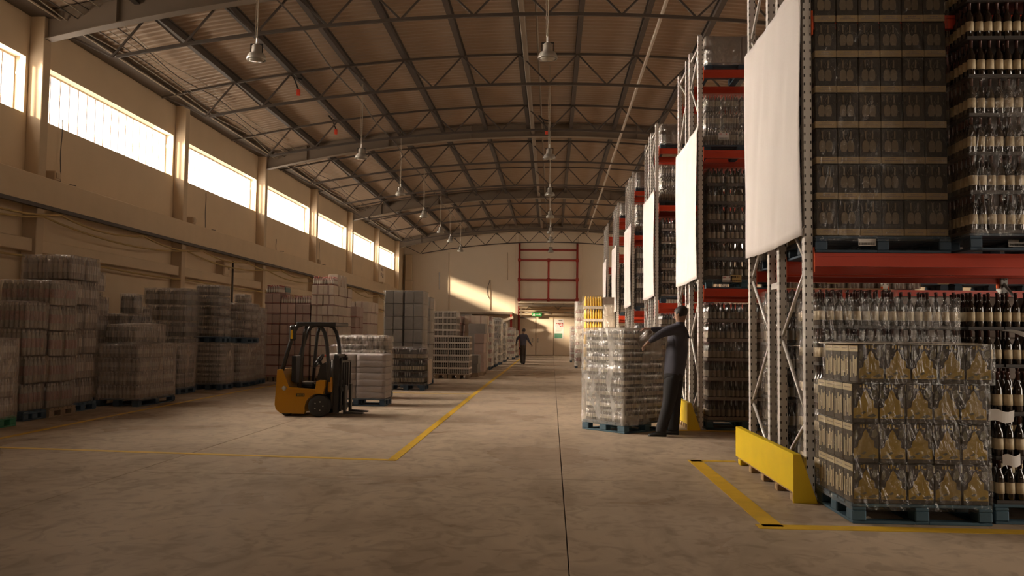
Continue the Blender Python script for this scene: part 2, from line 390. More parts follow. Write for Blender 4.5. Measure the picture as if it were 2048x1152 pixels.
ORD = ['zeroth','first','second','third','fourth','fifth','sixth','seventh','eighth','ninth','tenth','eleventh','twelfth','thirteenth','fourteenth','fifteenth','sixteenth','seventeenth','eighteenth','nineteenth','twentieth']
CACHE = {}
def cached(key, fn):
    if key not in CACHE: CACHE[key] = fn()
    return CACHE[key]
# ------------------------------------------------------------------ building shell
XW, XE, YB, YF = -11.5, 11.1, 67.0, -14.0
def zr(x): return 9.62-.0100*(x+.2)**2            # underside of the curved roof
# floor: cast slabs with sawn joints
fb = struct('floor', G().box((XW-.3, YF-.3, -.30), (XE+.3, YB+.3, -.012)), 'joint')
XJ = [XW-.3, -8.31, -4.10, .11, 4.32, 8.53, XE+.3]
YJ = [YF-.3, -7.0, -1.85, 3.3, 8.5, 13.65, 18.8, 23.95, 29.1, 34.25, 39.4, 44.55, 49.7, 54.85, 60.0, YB+.3]
for a, b in zip(XJ, XJ[1:]):
    for c, d in zip(YJ, YJ[1:]):
        obj('slab', G().cbox((a+.004, c+.004, -.012), (b-.004, d-.004, 0), .003), 'floor', fb)

YC = [-11.45+7.45*i for i in range(11)]           # near faces of the wall columns: -11.45 ... 63.05
WZ0, WZ1 = 6.11, 7.35
TH = .28
wins = []
DY0, DY1, DZ = 2.5, 6.7, 4.2
def windowed_wall(name, xi, xo, runs, top, door=False):
    """wall with a row of window openings between the columns"""
    g = G(); lo, hi = min(xi, xo), max(xi, xo); 
    if door: g.box((lo, YF, 0), (hi, DY0, WZ0)); g.box((lo, DY1, 0), (hi, YB, WZ0)); g.box((lo, DY0, DZ), (hi, DY1, WZ0))
    else: g.box((lo, YF, 0), (hi, YB, WZ0))
    g.box((lo, YF, WZ1), (hi, YB, top)); prev = YF
    for (a, b) in runs: g.box((lo, prev, WZ0), (hi, a, WZ1)); prev = b
    g.box((lo, prev, WZ0), (hi, YB, WZ1)); return struct(name, g, 'wall')
wins = [(yc+.42, yc+7.34) for yc in YC[3:-1]]
windowed_wall('wall_left', XW, XW-TH, wins, zr(XW)+.05)
fillwinsR = [(yc+.42, yc+7.34) for yc in YC[4:-1]]  # unseen windows, added to light the hall from the right
windowed_wall('wall_right', XE, XE+TH, fillwinsR, zr(XE)+.05, True)
d = struct('door_4', G().box((XE-.04, DY0-.12, 0), (XE+TH, DY0, DZ+.12)).box((XE-.04, DY1, 0), (XE+TH, DY1+.12, DZ+.12)).box((XE-.04, DY0, DZ), (XE+TH, DY1, DZ+.12)), 'arch')  # added door opening out of view, made for the fill lamp
obj('added_shutter', G().lathe([(.22, DY0), (.22, DY1)], 16, (XE-.3, 0, DZ+.45), axis='y'), 'galv', d, smooth=True)
struct('outside_ground', G().box((XE+TH, -6, -.3), (XE+9, 16, -.02)), 'floor')
def endwall(name, y0, y1, m):
    pts = [(XW-.3, 0), (XE+.25, 0)]+[(x, zr(x)+.05) for x in np.linspace(XE+.25, XW-.3, 25)]
    return struct(name, G().prism(pts, y0, y1, 'y'), m)
endwall('wall_back', YB, YB+.25, 'backwall')
# the wall behind the camera, with an added strip of high fill windows over its right half
FX0, FX1, FZ0, FZ1 = -1.0, 9.0, 4.6, 6.6
def fpoly(x0, x1, z0): return [(x0, z0), (x1, z0)]+[(x, zr(x)+.05) for x in np.linspace(x1, x0, 13)]
g = G().prism([(XW-.3, 0), (XE+.25, 0), (XE+.25, FZ0), (XW-.3, FZ0)], YF-.25, YF, 'y').prism(fpoly(XW-.3, FX0, FZ0), YF-.25, YF, 'y').prism(fpoly(FX1, XE+.25, FZ0), YF-.25, YF, 'y').prism(fpoly(FX0, FX1, FZ1), YF-.25, YF, 'y')
struct('wall_front', g, 'wall')
# roof: corrugated sheet, ribs running across the hall
ny = int((YB-YF)/.25)*4; ys = np.linspace(YF, YB+.2, ny+1); xs = np.linspace(XW-.3, XE+.25, 33)
prof = np.tile([0, .04, .04, 0], ny//4+1)[:ny+1]
g = G(); nx = len(xs)
zz = zr(xs)
for j in range(ny+1): g.v += [(x, ys[j], z+prof[j]) for x, z in zip(xs.tolist(), zz.tolist())]
for j in range(ny):
    o = j*nx; g.f += [[o+i, o+nx+i, o+nx+i+1, o+i+1] for i in range(nx-1)]
g.m = [0]*len(g.f)
struct('ceiling', g, 'roof')
# windows, those on the right added as fill: each with its reveal frame and its row of translucent panels
wm = {}
for n, (a, b, right) in enumerate([(a, b, 0) for a, b in wins]+[(a, b, 1) for a, b in fillwinsR]):
    g = G(); t = .035; xo = XE+TH-.03 if right else XW-TH
    g.box((xo-.02, a-.0, WZ0), (xo+.05, b, WZ0+t)); g.box((xo-.02, a, WZ1-t), (xo+.05, b, WZ1))
    g.box((xo-.02, a, WZ0+t), (xo+.05, a+t, WZ1-t)); g.box((xo-.02, b-t, WZ0+t), (xo+.05, b, WZ1-t))
    w = struct(f'window_{n+1}', g, 'wframe', loc=None)
    k = 17; pw = (b-a-2*t)/k
    pm = cached(('pane', right), lambda: G().box((-.005, .006, 0), (.005, pw-.006, WZ1-WZ0-2*t)).mesh('pane', ['addedpane' if right else 'pane']))
    bm_ = cached('gbar', lambda: G().box((-.02, -.016, 0), (.03, .016, WZ1-WZ0-2*t)).mesh('glazing_bar', ['seam']))
    for i in range(k):
        obj('pane', pm, parent=w, loc=(xo+.01, a+t+i*pw, WZ0+t))
        if i and not right: obj('glazing_bar', bm_, parent=w, loc=(xo+.01, a+t+i*pw, WZ0+t))
w = struct(f'window_{len(wins)+len(fillwinsR)+1}', G().box((FX0, YF-.25, FZ0), (FX1, YF-.15, FZ0+.04)).box((FX0, YF-.25, FZ1-.04), (FX1, YF-.15, FZ1)), 'wframe')  # added strip behind the camera, glowing as fill light
for i in range(10): obj('pane', cached('ffill', lambda: G().box((.006, -.005, 0), ((FX1-FX0)/10-.006, .005, FZ1-FZ0-.08)).mesh('pane', ['frontfill'])), parent=w, loc=(FX0+i*(FX1-FX0)/10, YF-.2, FZ0+.04))
# columns, ledge beam and lower beam of the left wall
for i, yc in enumerate(YC):
    o = struct('wall_column', G().cbox((XW, yc, 0), (-11.17, yc+.28, zr(XW)-.06), .012), 'column')
    tag(o, f'plastered wall column, {ORD[i+1]} one counted from the camera end of the window wall', 'column', 'wall columns', 'structure')
g = G().cbox((XW, YF, 4.12), (-11.08, YB, 4.74), .015); struct('trim_1', g, 'ledge')
g = G().cbox((XW, YF, 3.10), (-11.25, YB, 3.38), .012); struct('trim_2', g, 'ledge')
g = G().box((-11.14, YF, 4.04), (-11.04, YB, 4.12)); struct('trim_3', g, 'cabledark')
g = G().cbox((XW, YF, zr(XW)-.07), (-10.95, YB, zr(XW)+.02), .01); struct('trim_4', g, 'purlin')  # dark strip built where the soffit only lies in shade
# main arches: bent steel I-beams on every second column
AY = [yc+.14 for i, yc in enumerate(YC) if i % 2 == 0]      # -11.3, 3.6, 18.5, 33.4, 48.3, 63.2
def zb(x): return 9.08-.0108*(x+.2)**2
axs = np.linspace(-11.17, 10.77, 41)
def arch_mesh():
    def web(u, v):
        x = axs[0]+u*(axs[-1]-axs[0]); return (x, 0, zb(x)+v*(zr(x)-.02-zb(x)))
    g = G()
    for t in (-.012, .012): g.grid(lambda u, v: (web(u, v)[0], t, web(u, v)[2]), 40, 1)
    for lo in (0, 1):
        for sd in (0, .02):
            g.grid(lambda u, v: (web(u, lo)[0], -.13+.26*v, web(u, lo)[2]+(sd if not lo else -sd)), 40, 1)
        for e in (-.13, .13): g.grid(lambda u, v: (web(u, lo)[0], e, web(u, lo)[2]+(.02*v if not lo else -.02*v)), 40, 1)
    return g.mesh('arch_beam', ['arch'])
am = arch_mesh()
for i, y in enumerate(AY):
    if y < 0: continue
    o = obj('roof_arch', am, loc=(0, y, 0)); tag(o, f'curved steel I-beam arch spanning the roof, {ORD[i-0]} from the camera', 'arch', 'roof arches')
    for xx in (-9.6, -6.4, -3.2, 0, 3.2, 6.4, 9.6):
        obj('stiffener', G().box((xx-.012, -.12, zb(xx)+.02), (xx+.012, .12, zr(xx)-.04)), 'arch', o)
# lattice trusses between the arches
TX = [.66+1.64*k for k in range(-6, 6)]
def tt(x): return zr(x)-.24
def tb(x): return 8.52-.0098*(x+.2)**2
for i, y in enumerate([2.5, 8.0, 13.5, 19.05, 24.4, 29.9, 35.4, 40.9, 46.4, 51.9, 57.4, 65.6]):
    t = thing('roof_truss', f'thin steel lattice roof truss, {ORD[i+1]} counted from the camera', 'truss', (0, y, 0), 0, 'lattice roof trusses')
    g = G(); px = np.linspace(-11.3, 10.9, 37)
    for a, b in zip(px, px[1:]): g.bar((a, 0, tt(a)), (b, 0, tt(b)), .06, .06)
    obj('top_chord', cached('tc', lambda: g.mesh('top_chord', ['steel'])), parent=t)
    g = G(); px = np.linspace(-9.9, 9.5, 33)
    for a, b in zip(px, px[1:]): g.bar((a, 0, tb(a)), (b, 0, tb(b)), .06, .07)
    obj('bottom_chord', cached('bc', lambda: g.mesh('bottom_chord', ['steel'])), parent=t)
    nodes = []
    for k, x in enumerate(TX):
        if k: nodes.append((x-.82, 0, tb(x-.82)))
        nodes.append((x, 0, tt(x)))
    nodes = [(-11.2, 0, tt(-11.2)), (-10.0, 0, tb(-9.9))]+nodes+[(9.6, 0, tb(9.5)), (10.8, 0, tt(10.8))]
    for k, (a, b) in enumerate(zip(nodes, nodes[1:])):
        obj('web_bar', cached(('wb', k), lambda: G().bar(a, b, .035, .045).mesh('web_bar', ['steel'])), parent=t)
# purlins along the hall
for k, x in enumerate(TX):
    def pm():
        return G().box((-.065, YF, -.235), (.065, YB, -.20)).box((-.065, YF, -.035), (.065, YB, -.005)).box((-.02, YF, -.20), (.02, YB, -.035)).mesh('purlin', ['purlin'])
    o = obj('purlin', cached('purl', pm), loc=(x, 0, zr(x)))
    tag(o, f'dark roof purlin running the length of the hall, {ORD[k+1]} from the window wall', 'purlin', 'roof purlins')
# pipes and ducts under the roof
def pipe(name, label, cat, pts, r, m, n=8, group=None, clips=None):
    o = obj(name, G().tube(pts, r, n), m, smooth=True); tag(o, label, cat, group); return o
pipe('sprinkler_pipe', 'long pale pipe hung under the roof above the rack ends', 'pipe', [(2.5, y, 8.93) for y in np.linspace(3, 64, 12)], .045, 'pipe')
g = G().cbox((-.12, 2, 9.18), (.02, 64, 9.33), .02); tag(obj('roof_duct', g, 'arch', loc=(-.75, 0, 0)), 'square duct running along under the roof near the ridge', 'duct')
pipe('ridge_conduit', 'thin conduit running beside the square roof duct', 'conduit', [(-.45, y, 9.28) for y in np.linspace(3, 64, 12)], .03, 'arch')
pipe('lamp_conduit', 'thin conduit carrying the row of lamps nearest the windows', 'conduit', [(-6.1+.05*math.sin(y), y, 8.72) for y in np.linspace(3, 62, 60)], .022, 'steel', 6)
pipe('eave_conduit', 'pale conduit along the eave above the windows', 'conduit', [(-10.9, y, 8.24) for y in np.linspace(3, 66, 20)], .022, 'pipe', 6)
for k in range(5):
    pts = [(-10.7+.16*k+.05*math.sin(y*1.3+k*2), y, 8.27+.05*k+.06*math.sin(y*.9+k)) for y in np.linspace(10, 66, 90)]
    pipe('eave_cable', f'loose cable strung along the eave, {ORD[k+1]} out from the window wall', 'cable', pts, .014, 'cabledark' if k % 2 else 'cable', 5, 'eave cables')
# pipes and cables on the left wall
def sag(a, b, n, x, z, amp):
    return [(x, a+(b-a)*t, z-amp*abs(math.sin(math.pi*t*n))**.8) for t in np.linspace(0, 1, 12*n+1)]
pipe('wall_cable', 'pale cable sagging in loops just below the ledge beam', 'cable', sag(11, 63, 13, -11.02, 3.98, .16), .026, 'yellowpipe', 6, 'cables on the window wall')
pipe('wall_cable', 'second pale cable sagging below the looped one on the window wall', 'cable', sag(11, 63, 7, -11.05, 3.86, .22), .024, 'yellowpipe', 6, 'cables on the window wall')
pipe('wall_pipe', 'yellow-brown pipe along the wall under the lower concrete beam', 'pipe', [(-11.2, y, 2.98+.02*math.sin(y)) for y in np.linspace(8, 64, 50)], .028, 'yellowpipe', 6)
for k, (y, z0, z1) in enumerate([(19.6, 4.76, 6.3), (28.1, 4.76, 6.0), (42.2, 4.78, 5.9), (35.5, 4.78, 5.3)]):
    pts = [(-11.42, y+.02*math.sin(9*t), z1+(z0-z1)*t) for t in np.linspace(0, 1, 9)]+[(-11.2, y+.05, z0+.02), (-11.15, y+.2, z0+.02)]
    pipe('hanging_wire', f'thin dark wire hanging down the wall to the ledge, {ORD[k+1]} from the camera', 'wire', pts, .012, 'cabledark', 5, 'hanging wires')
for k, (y, z) in enumerate([(18.95, 4.76), (26.5, 4.76), (41.3, 4.76)]):
    b = obj('junction_box', G().cbox((-11.4, y, z), (-11.15, y+.22, z+.22), .02).box((-11.15, y+.03, z+.05), (-11.13, y+.19, z+.17)), 'column')
    tag(b, f'small grey junction box on the ledge by a column, {ORD[k+1]} from the camera', 'box', 'ledge boxes')
b = obj('switch_box', G().cbox((XW, 29.3, 3.35), (-11.2, 29.75, 3.85), .02), 'column'); tag(b, 'grey electrical cabinet on the wall above the lower beam', 'cabinet')
obj('cabinet_door', G().cbox((-11.2, 29.34, 3.4), (-11.185, 29.71, 3.8), .01), 'ledge', b)
obj('handle', G().box((-11.185, 29.65, 3.58), (-11.16, 29.68, 3.66)), 'blacksteel', b)
pipe('wall_riser', 'dark pipe rising from the floor to the grey electrical cabinet', 'pipe', [(-11.12, 29.9, z) for z in np.linspace(.0, 3.9, 8)], .035, 'cabledark', 6)
# wall sign beneath the last window
t = thing('wall_sign', 'faded white sign board with brown marks under the farthest window', 'sign', (-11.44, 57.2, 4.9))
obj('board', G().cbox((-.02, -.1, 0), (.02, 2.0, 1.15), .01), 'door', t)
g = G()
for (a, b, c, d) in ((.5,.78,.72,1.0),(.95,.78,1.2,1.02),(.45,.42,.72,.66),(.9,.36,1.3,.44),(.9,.44,1.0,.62),(1.2,.44,1.3,.62)): g.box((.02, a, b), (.024, c, d))
obj('lettering', g, 'browncarton', t)
obj('ledge_shelf', G().cbox((0, -.2, -.15), (.3, 2.3, -.02), .01), 'ledge', t)

# ------------------------------------------------------------------ back wall
def bk(x, y): p = aty(x, y, YB); return p[0], p[2]
for k, (xa, xb) in enumerate(((1030, 1037), (1156, 1164))):
    x0, x1 = bk(xa, 600)[0], bk(xb, 600)[0]
    struct(f'trim_{5+k}', G().cbox((x0, YB-.22, 0), (x1, YB, zr((x0+x1)/2)-.1), .015), 'backwall')
XL, XR, XM = bk(1039, 560)[0], bk(1154, 560)[0], bk(1097, 560)[0]
t = thing('pipe_frame', 'tall red pipe frame standing against the back wall over the doors', 'pipe frame', (0, 0, 0))
zt = 8.55
obj('upright', G().tube([(XL, YB-.35, .02), (XL, YB-.35, zt)], .085, 10), 'redpipe', t, smooth=True)
obj('upright', G().tube([(XR, YB-.35, 3.6), (XR, YB-.35, zt)], .085, 10), 'redpipe', t, smooth=True)
zrows = [bk(1097, y)[1] for y in (501, 521, 560, 600)]
for z in zrows: obj('cross_bar', G().tube([(XL, YB-.35, z), (XR, YB-.35, z)], .07, 8), 'redpipe', t, smooth=True)
obj('middle_post', G().tube([(XM, YB-.35, zrows[3]), (XM, YB-.35, zrows[1])], .075, 8), 'redpipe', t, smooth=True)
for z in zrows[1:]:
    for x in (XL, XM, XR): obj('coupling', G().lathe([(.12, -.12), (.14, -.06), (.14, .06), (.12, .12)], 10, (x, YB-.35, z), axis='x'), 'redpipe', t, smooth=True)
# platform/lintel structure below the red frame
g = G()
zc = bk(1090, 606)[1]
g.cbox((XL, YB-2.0, zc-.10), (XR+1.2, YB-.5, zc+.02), .02)
t = thing('door_canopy', 'pale flat canopy with braces above the double doors on the back wall', 'canopy', (0, 0, 0))
obj('deck', g, 'backwall', t)
obj('front_beam', G().cbox((XL, YB-2.05, zc-.34), (XR+1.2, YB-1.95, zc-.16), .01), 'arch', t)
for z, h in ((bk(1090, 616)[1], .12), (bk(1090, 622)[1], .12), (bk(1090, 629)[1], .16)): obj('rail', G().cbox((XL, YB-.5, z-h/2), (XR+1.2, YB-.30, z+h/2), .01), 'ledge', t)
for xa, xb in ((1052, 1068), (1116, 1104), (1116, 1128)):
    a, b = bk(xa, 618), bk(xb, 608); obj('brace', G().bar((a[0], YB-.55, a[1]-.05), (b[0], YB-1.6, b[1]), .06, .06), 'arch', t)
for x in (1050, 1128): a = bk(x, 626); obj('cable_bundle', G().tube([(a[0]+.4*k, YB-.55, a[1]+.07*math.sin(2.1*k)) for k in range(6)], .06, 6), 'cable', t, smooth=True)
# doors
zd = bk(1072, 637)[1]
for k, (xa, xb) in enumerate(((1038, 1071.5), (1072.5, 1107), (1108, 1150))):
    x0, x1 = bk(xa, 660)[0], bk(xb, 660)[0]
    d = struct(f'door_{k+1}', G().cbox((x0, YB-.10, .02), (x1-.015, YB-.02, zd), .012), 'door')
    obj('door_frame', G().box((x0, YB-.08, zd), (x1, YB, zd+.10)), 'browncarton' if k == 0 else 'ledge', d)
    if k < 2:
        hx = x1-.22 if k == 0 else x0+.14
        obj('handle', G().tube([(hx, YB-.12, 1.0), (hx, YB-.17, 1.03), (hx, YB-.17, 1.25), (hx, YB-.12, 1.28)], .03, 6), 'lampgrey', d)
# exit sign
x0, z0 = bk(1064.5, 633); x1, z1 = bk(1084, 626)
t = thing('exit_sign', 'green running-man exit sign above the double doors', 'sign', ((x0+x1)/2, YB-.75, z0))
w, h = x1-x0, z1-z0
obj('case', G().cbox((-w/2, 0, 0), (w/2, .12, h), .02), 'exit', t)
g = G(); s = h
g.prism([(-w*.36,s*.62),(-w*.36+.05,s*.82),(-w*.36+.09,s*.62)], -.006, 0); g.box((-w*.40,-.006,s*.34),(-w*.27,0,s*.60)); g.bar((-w*.30,-.003,s*.36),(-w*.22,-.003,s*.12),.04,.05); g.bar((-w*.37,-.003,s*.36),(-w*.44,-.003,s*.14),.04,.05); g.bar((-w*.28,-.003,s*.56),(-w*.19,-.003,s*.44),.04,.04)
obj('running_figure', g, 'white', t)
g = G(); g.box((-w*.08,-.006,s*.42),(w*.26,0,s*.58)); g.prism([(w*.24,s*.22),(w*.42,s*.5),(w*.24,s*.78)], -.006, 0)
obj('arrow', g, 'white', t)
obj('bracket', G().box((-.04, .02, h), (.04, .5, h+.10)), 'arch', t)
# poster on the right-hand door panel
x0, z0 = bk(1108.5, 677); x1, z1 = bk(1127.5, 639)
t = thing('poster', 'white poster with red lettering and a green lower panel on the back doors', 'poster', (x0, YB-.125, z0))
w, h = x1-x0, z1-z0
obj('sheet', G().box((0, 0, 0), (w, .015, h)), 'white', t)
g = G(); lw = w*.17
for i in range(4):                                 # four red capitals, as far as they can be read
    a = w*.16+i*w*.20; zt_, zb_ = h*.82, h*.62
    g.box((a, -.006, zb_), (a+lw*.34, 0, zt_)); g.box((a, -.006, zt_-h*.045), (a+lw, 0, zt_))
    if i in (1, 3): g.box((a+lw*.66, -.006, zb_ if i == 3 else zb_+h*.08), (a+lw, 0, zt_))
    if i == 2: g.box((a, -.006, (zb_+zt_)/2-.02), (a+lw*.8, 0, (zb_+zt_)/2+.04)); g.box((a, -.006, zb_), (a+lw, 0, zb_+h*.04))
for i in range(7): g.box((w*(.16+.105*i), -.006, h*.52), (w*(.16+.105*i)+w*.085, 0, h*.56))
obj('red_lettering', g, 'redink', t)
g = G()
for r in range(3):
    for i in range(8-r): g.box((w*(.16+.09*i), -.006, h*(.45-.035*r)), (w*(.16+.09*i)+w*.06, 0, h*(.465-.035*r)))
obj('small_lettering', g, 'browncarton', t)
obj('green_panel', G().box((w*.02, -.006, h*.02), (w*.86, 0, h*.27)), 'greenink', t)
obj('dark_heading', G().box((w*.45, -.006, h*.92), (w*.85, 0, h*.955)), 'black', t)
# cables and marks on the back wall
def wallpipe(name, label, cat, px, r, m):
    pts = [(bk(x, y)[0], YB-.06, bk(x, y)[1]) for x, y in px]; return pipe(name, label, cat, pts, r, m, 6)
wallpipe('back_wall_conduit', 'thin conduit running down the back wall behind the grey wrapped pallets', 'conduit', [(898, 505), (898, 620)], .025, 'ledge')
wallpipe('back_wall_tube', 'short white tube on the back wall in the patch of sunlight', 'pipe', [(879, 545), (879, 579)], .05, 'white')
wallpipe('back_wall_cable', 'looped cable hanging from a bracket in the sunlit patch', 'cable', [(980, 560), (974, 580), (976, 592), (981, 600)], .02, 'cabledark')
wallpipe('back_wall_rod', 'upright rod from the looped cable down to the lean-to', 'conduit', [(981, 560), (981, 620)], .03, 'ledge')
wallpipe('back_wall_strip', 'pale strip high on the back wall left of the red frame', 'conduit', [(1015, 505), (1015, 560)], .025, 'ledge')
# low lean-to shed in front of the back wall
t = thing('lean_to', 'low pale lean-to shed with a flat roof along the back wall', 'shed', (0, 0, 0))
Y0 = YB-3.2
def bl(x, y): p = aty(x, y, Y0); return p[0], p[2]
xa, zt_ = bl(818, 624); xb, _ = bl(1025, 622)
obj('roof_edge', G().cbox((xa, Y0, zt_-.10), (xb, YB-.1, zt_+.06), .02), 'arch', t)
obj('fascia', G().cbox((xa, Y0+.02, zt_-.75), (bl(944, 630)[0], Y0+.1, zt_-.10), .02), 'greycarton', t)
obj('back_panel', G().cbox((xa, YB-.4, 0), (xb-.2, YB-.3, zt_-.1), .01), 'backwall', t)
for x in (xb-.10, bl(920, 640)[0]): obj('post', G().cbox((x-.08, Y0, 0), (x+.08, Y0+.16, zt_-.1), .01), 'redpipe' if x > -4 else 'arch', t)
o = obj('folded_tarpaulin', G().prism([(bl(1000,640)[0], zt_-.55), (bl(1026,628)[0], zt_-.25), (bl(1027,632)[0], zt_-.40), (bl(1002,644)[0], zt_-.75)], Y0-.3, Y0+.3), 'door', t)
# boxy white riser in the far left corner
t = thing('corner_duct', 'pale square duct in the corner between window wall and back wall', 'duct', (-11.3, YB-.6, 0))
obj('lower_case', G().cbox((0, 0, 0), (.55, .5, 5.6), .02), 'wall', t); obj('upper_case', G().cbox((.02, .02, 5.64), (.5, .5, 7.6), .02), 'wall', t); obj('joint_band', G().box((-.01, -.01, 5.6), (.56, .5, 5.64)), 'column', t)
# ------------------------------------------------------------------ builders for goods
def pallet(desc, x0, x1, y0, y1, z0=0.0, m='blue', fine=True, rotz=0.0, name='pallet', group=None):
    W, D = round(x1-x0, 3), round(y1-y0, 3)
    if fine:
        t = thing(name, desc, 'pallet', ((x0+x1)/2, (y0+y1)/2, z0), rotz, group)
        nb = max(4, int(D/.17)); bw = D/nb
        dm = cached(('db', W, round(bw, 3), m), lambda: G().cbox((-W/2, -bw*.42, 0), (W/2, bw*.42, .022), .004).mesh('deck_board', [m]))
        for i in range(nb): obj('deck_board', dm, parent=t, loc=(0, -D/2+bw*(i+.5), .122))
        sm = cached(('sb', D, m), lambda: G().cbox((-.05, -D/2, 0), (.05, D/2, .022), .004).mesh('stringer_board', [m]))
        bm = cached(('bl', m), lambda: G().cbox((-.052, -.07, 0), (.052, .07, .078), .008).mesh('block', [m]))
        fm = cached(('fb', W, m), lambda: G().cbox((-W/2+.1, -.05, 0), (W/2-.1, .05, .022), .004).mesh('base_board', [m]))
        for x in (-W/2+.05, 0, W/2-.05):
            obj('stringer_board', sm, parent=t, loc=(x, 0, .100)); obj('base_board', sm, parent=t, loc=(x, 0, 0))
            for y in (-D/2+.07, 0, D/2-.07): obj('block', bm, parent=t, loc=(x, y, .022))
        for y in (-D/2+.05, D/2-.05):
            for s in (-1, 1):
                obj('base_board', cached(('fb2', W, m), lambda: G().cbox((-W/4+.05, -.05, 0), (W/4-.05, .05, .022), .004).mesh('base_board', [m])), parent=t, loc=(s*W/4, y, 0))
        return t
    def f():
        g = G()
        for i in range(6): g.box((-W/2, -D/2+D*(i+.08)/6, .118), (W/2, -D/2+D*(i+.92)/6, .144))
        for x in (-W/2+.06, 0, W/2-.06):
            g.box((x-.05, -D/2, .098), (x+.05, D/2, .118)); g.box((x-.05, -D/2, 0), (x+.05, D/2, .02))
            for y in (-D/2+.07, 0, D/2-.07): g.box((x-.06, y-.07, .02), (x+.06, y+.07, .098))
        return g.mesh('pallet', [m])
    o = obj(name, cached(('pf', W, D, m), f), loc=((x0+x1)/2, (y0+y1)/2, z0), rot=rotz); return tag(o, desc, 'pallet', group)

def film_mesh(W, D, H, nz=4, amp=.02, du=.06, dv=.06, seed=0, top=True, m='filmc', pinch=.5, bow=0.0):
    r = np.random.RandomState(seed); K = 10
    fx, fz, ph = r.uniform(.6, 5.5, K), r.uniform(-3.5, 3.5, K), r.uniform(0, 6.28, K); am = r.uniform(.3, 1, K)/K*2.2
    def nz_(s, z): return sum(a*(1-2*abs(math.sin(f*s*1.7+q*z*1.7+p))) for a, f, q, p in zip(am, fx, fz, ph))
    c = .02; pts = []
    def side(x0, y0, x1, y1, nx, ny):
        L = math.hypot(x1-x0, y1-y0); n = max(3, int(L/du))
        for i in range(n): t = i/n; pts.append((x0+(x1-x0)*t, y0+(y1-y0)*t, nx, ny, t))
    a, b = W/2, D/2
    side(-a, -b, a, -b, 0, -1); side(a, -b, a, b, 1, 0); side(a, b, -a, b, 0, 1); side(-a, b, -a, -b, -1, 0)
    n = len(pts); nv = max(4, int(H/dv)); g = G(); s = 0
    for j in range(nv+1):
        z = H*j/nv; s = 0
        lay = abs(math.sin(math.pi*z/H*nz)) if nz else 1
        for i, (x, y, nx, ny, t) in enumerate(pts):
            if t == 0:                                     # a corner: blend both normals
                px, py = pts[i-1][2], pts[i-1][3]; nx, ny = (nx+px)*.7, (ny+py)*.7
            s = i*du; w = nz_(s, z)
            off = .006+amp*(.55+.6*w)*(.35+.65*min(1, 4*t*(1-t)+.25)) - pinch*amp*(1-lay)**2 + (bow*math.sin(math.pi*z/H) if bow else 0)
            g.v.append((x+nx*max(off, .004), y+ny*max(off, .004), z+.25*amp*w*(0 < j < nv)))
    for j in range(nv):
        for i in range(n):
            p, q = j*n+i, j*n+(i+1) % n; g.f.append([p, q, q+n, p+n])
    if top:
        o = nv*n; last = o
        for sc, hh in ((.82, .008), (.45, .012)):
            st = len(g.v)
            for i in range(n):
                x, y, z = g.v[o+i]; g.v.append((x*sc, y*sc, H+hh+amp*.35*nz_(i*du*1.5, sc*9)))
            for i in range(n): g.f.append([last+i, last+(i+1) % n, st+(i+1) % n, st+i])
            last = st
        g.v.append((0, 0, H+.012)); k = len(g.v)-1
        for i in range(n): g.f.append([last+i, last+(i+1) % n, k])
    g.m = [0]*len(g.f)
    return g.mesh('film', [m], True)
def film(desc, x0, x1, y0, y1, z0, z1, m='filmc', rotz=0.0, group=None, **kw):
    o = obj('stretch_film', film_mesh(x1-x0, y1-y0, z1-z0, m=m, **kw), loc=((x0+x1)/2, (y0+y1)/2, z0), rot=rotz)
    return tag(o, desc, 'film', group)

def low_bottle(g, x, y, r, h, mi, n=6, z=0.0):
    """a bottle of few faces; mi = (body, label, neck, cap)"""
    b, l, k, c = mi
    g.lathe([(r*.96, z+.005), (r, z+.18*h), (r, z+.52*h), (r*.98, z+.60*h), (r*.42, z+.76*h), (r*.36, z+.90*h), (r*.42, z+.91*h), (r*.40, z+h)], n, (x, y, 0), [b, l, b, b, k, c, c], ang0=math.pi/n)
def can_bottle(g, x, y, r, h, mi, n=6, z=0.0):
    b, l, k, c = mi
    g.lathe([(r*.9, z+.004), (r, z+.06*h), (r, z+.30*h), (r, z+.66*h), (r*.75, z+.82*h), (r*.40, z+.90*h), (r*.40, z+h)], n, (x, y, 0), [b, b, l, b, k, c], ang0=math.pi/n)
def rows(w, d, h, nx, ny, mats, fn=low_bottle, fill=1.0, z=0.0, seg=6):
    def f():
        g = G(); r = .5*min(w/nx, d/ny)*.96*fill
        for i in range(nx):
            for j in range(ny):
                if 0 < i < nx-1 and 0 < j < ny-1: continue
                fn(g, -w/2+w*(i+.5)/nx, -d/2+d*(j+.5)/ny, r, h, (0, 1, 2, 3), seg, z)
        return g.mesh('bottles', list(mats), True)
    return cached(('rows', round(w, 3), round(d, 3), round(h, 3), nx, ny, tuple(mats), fn.__name__, z), f)
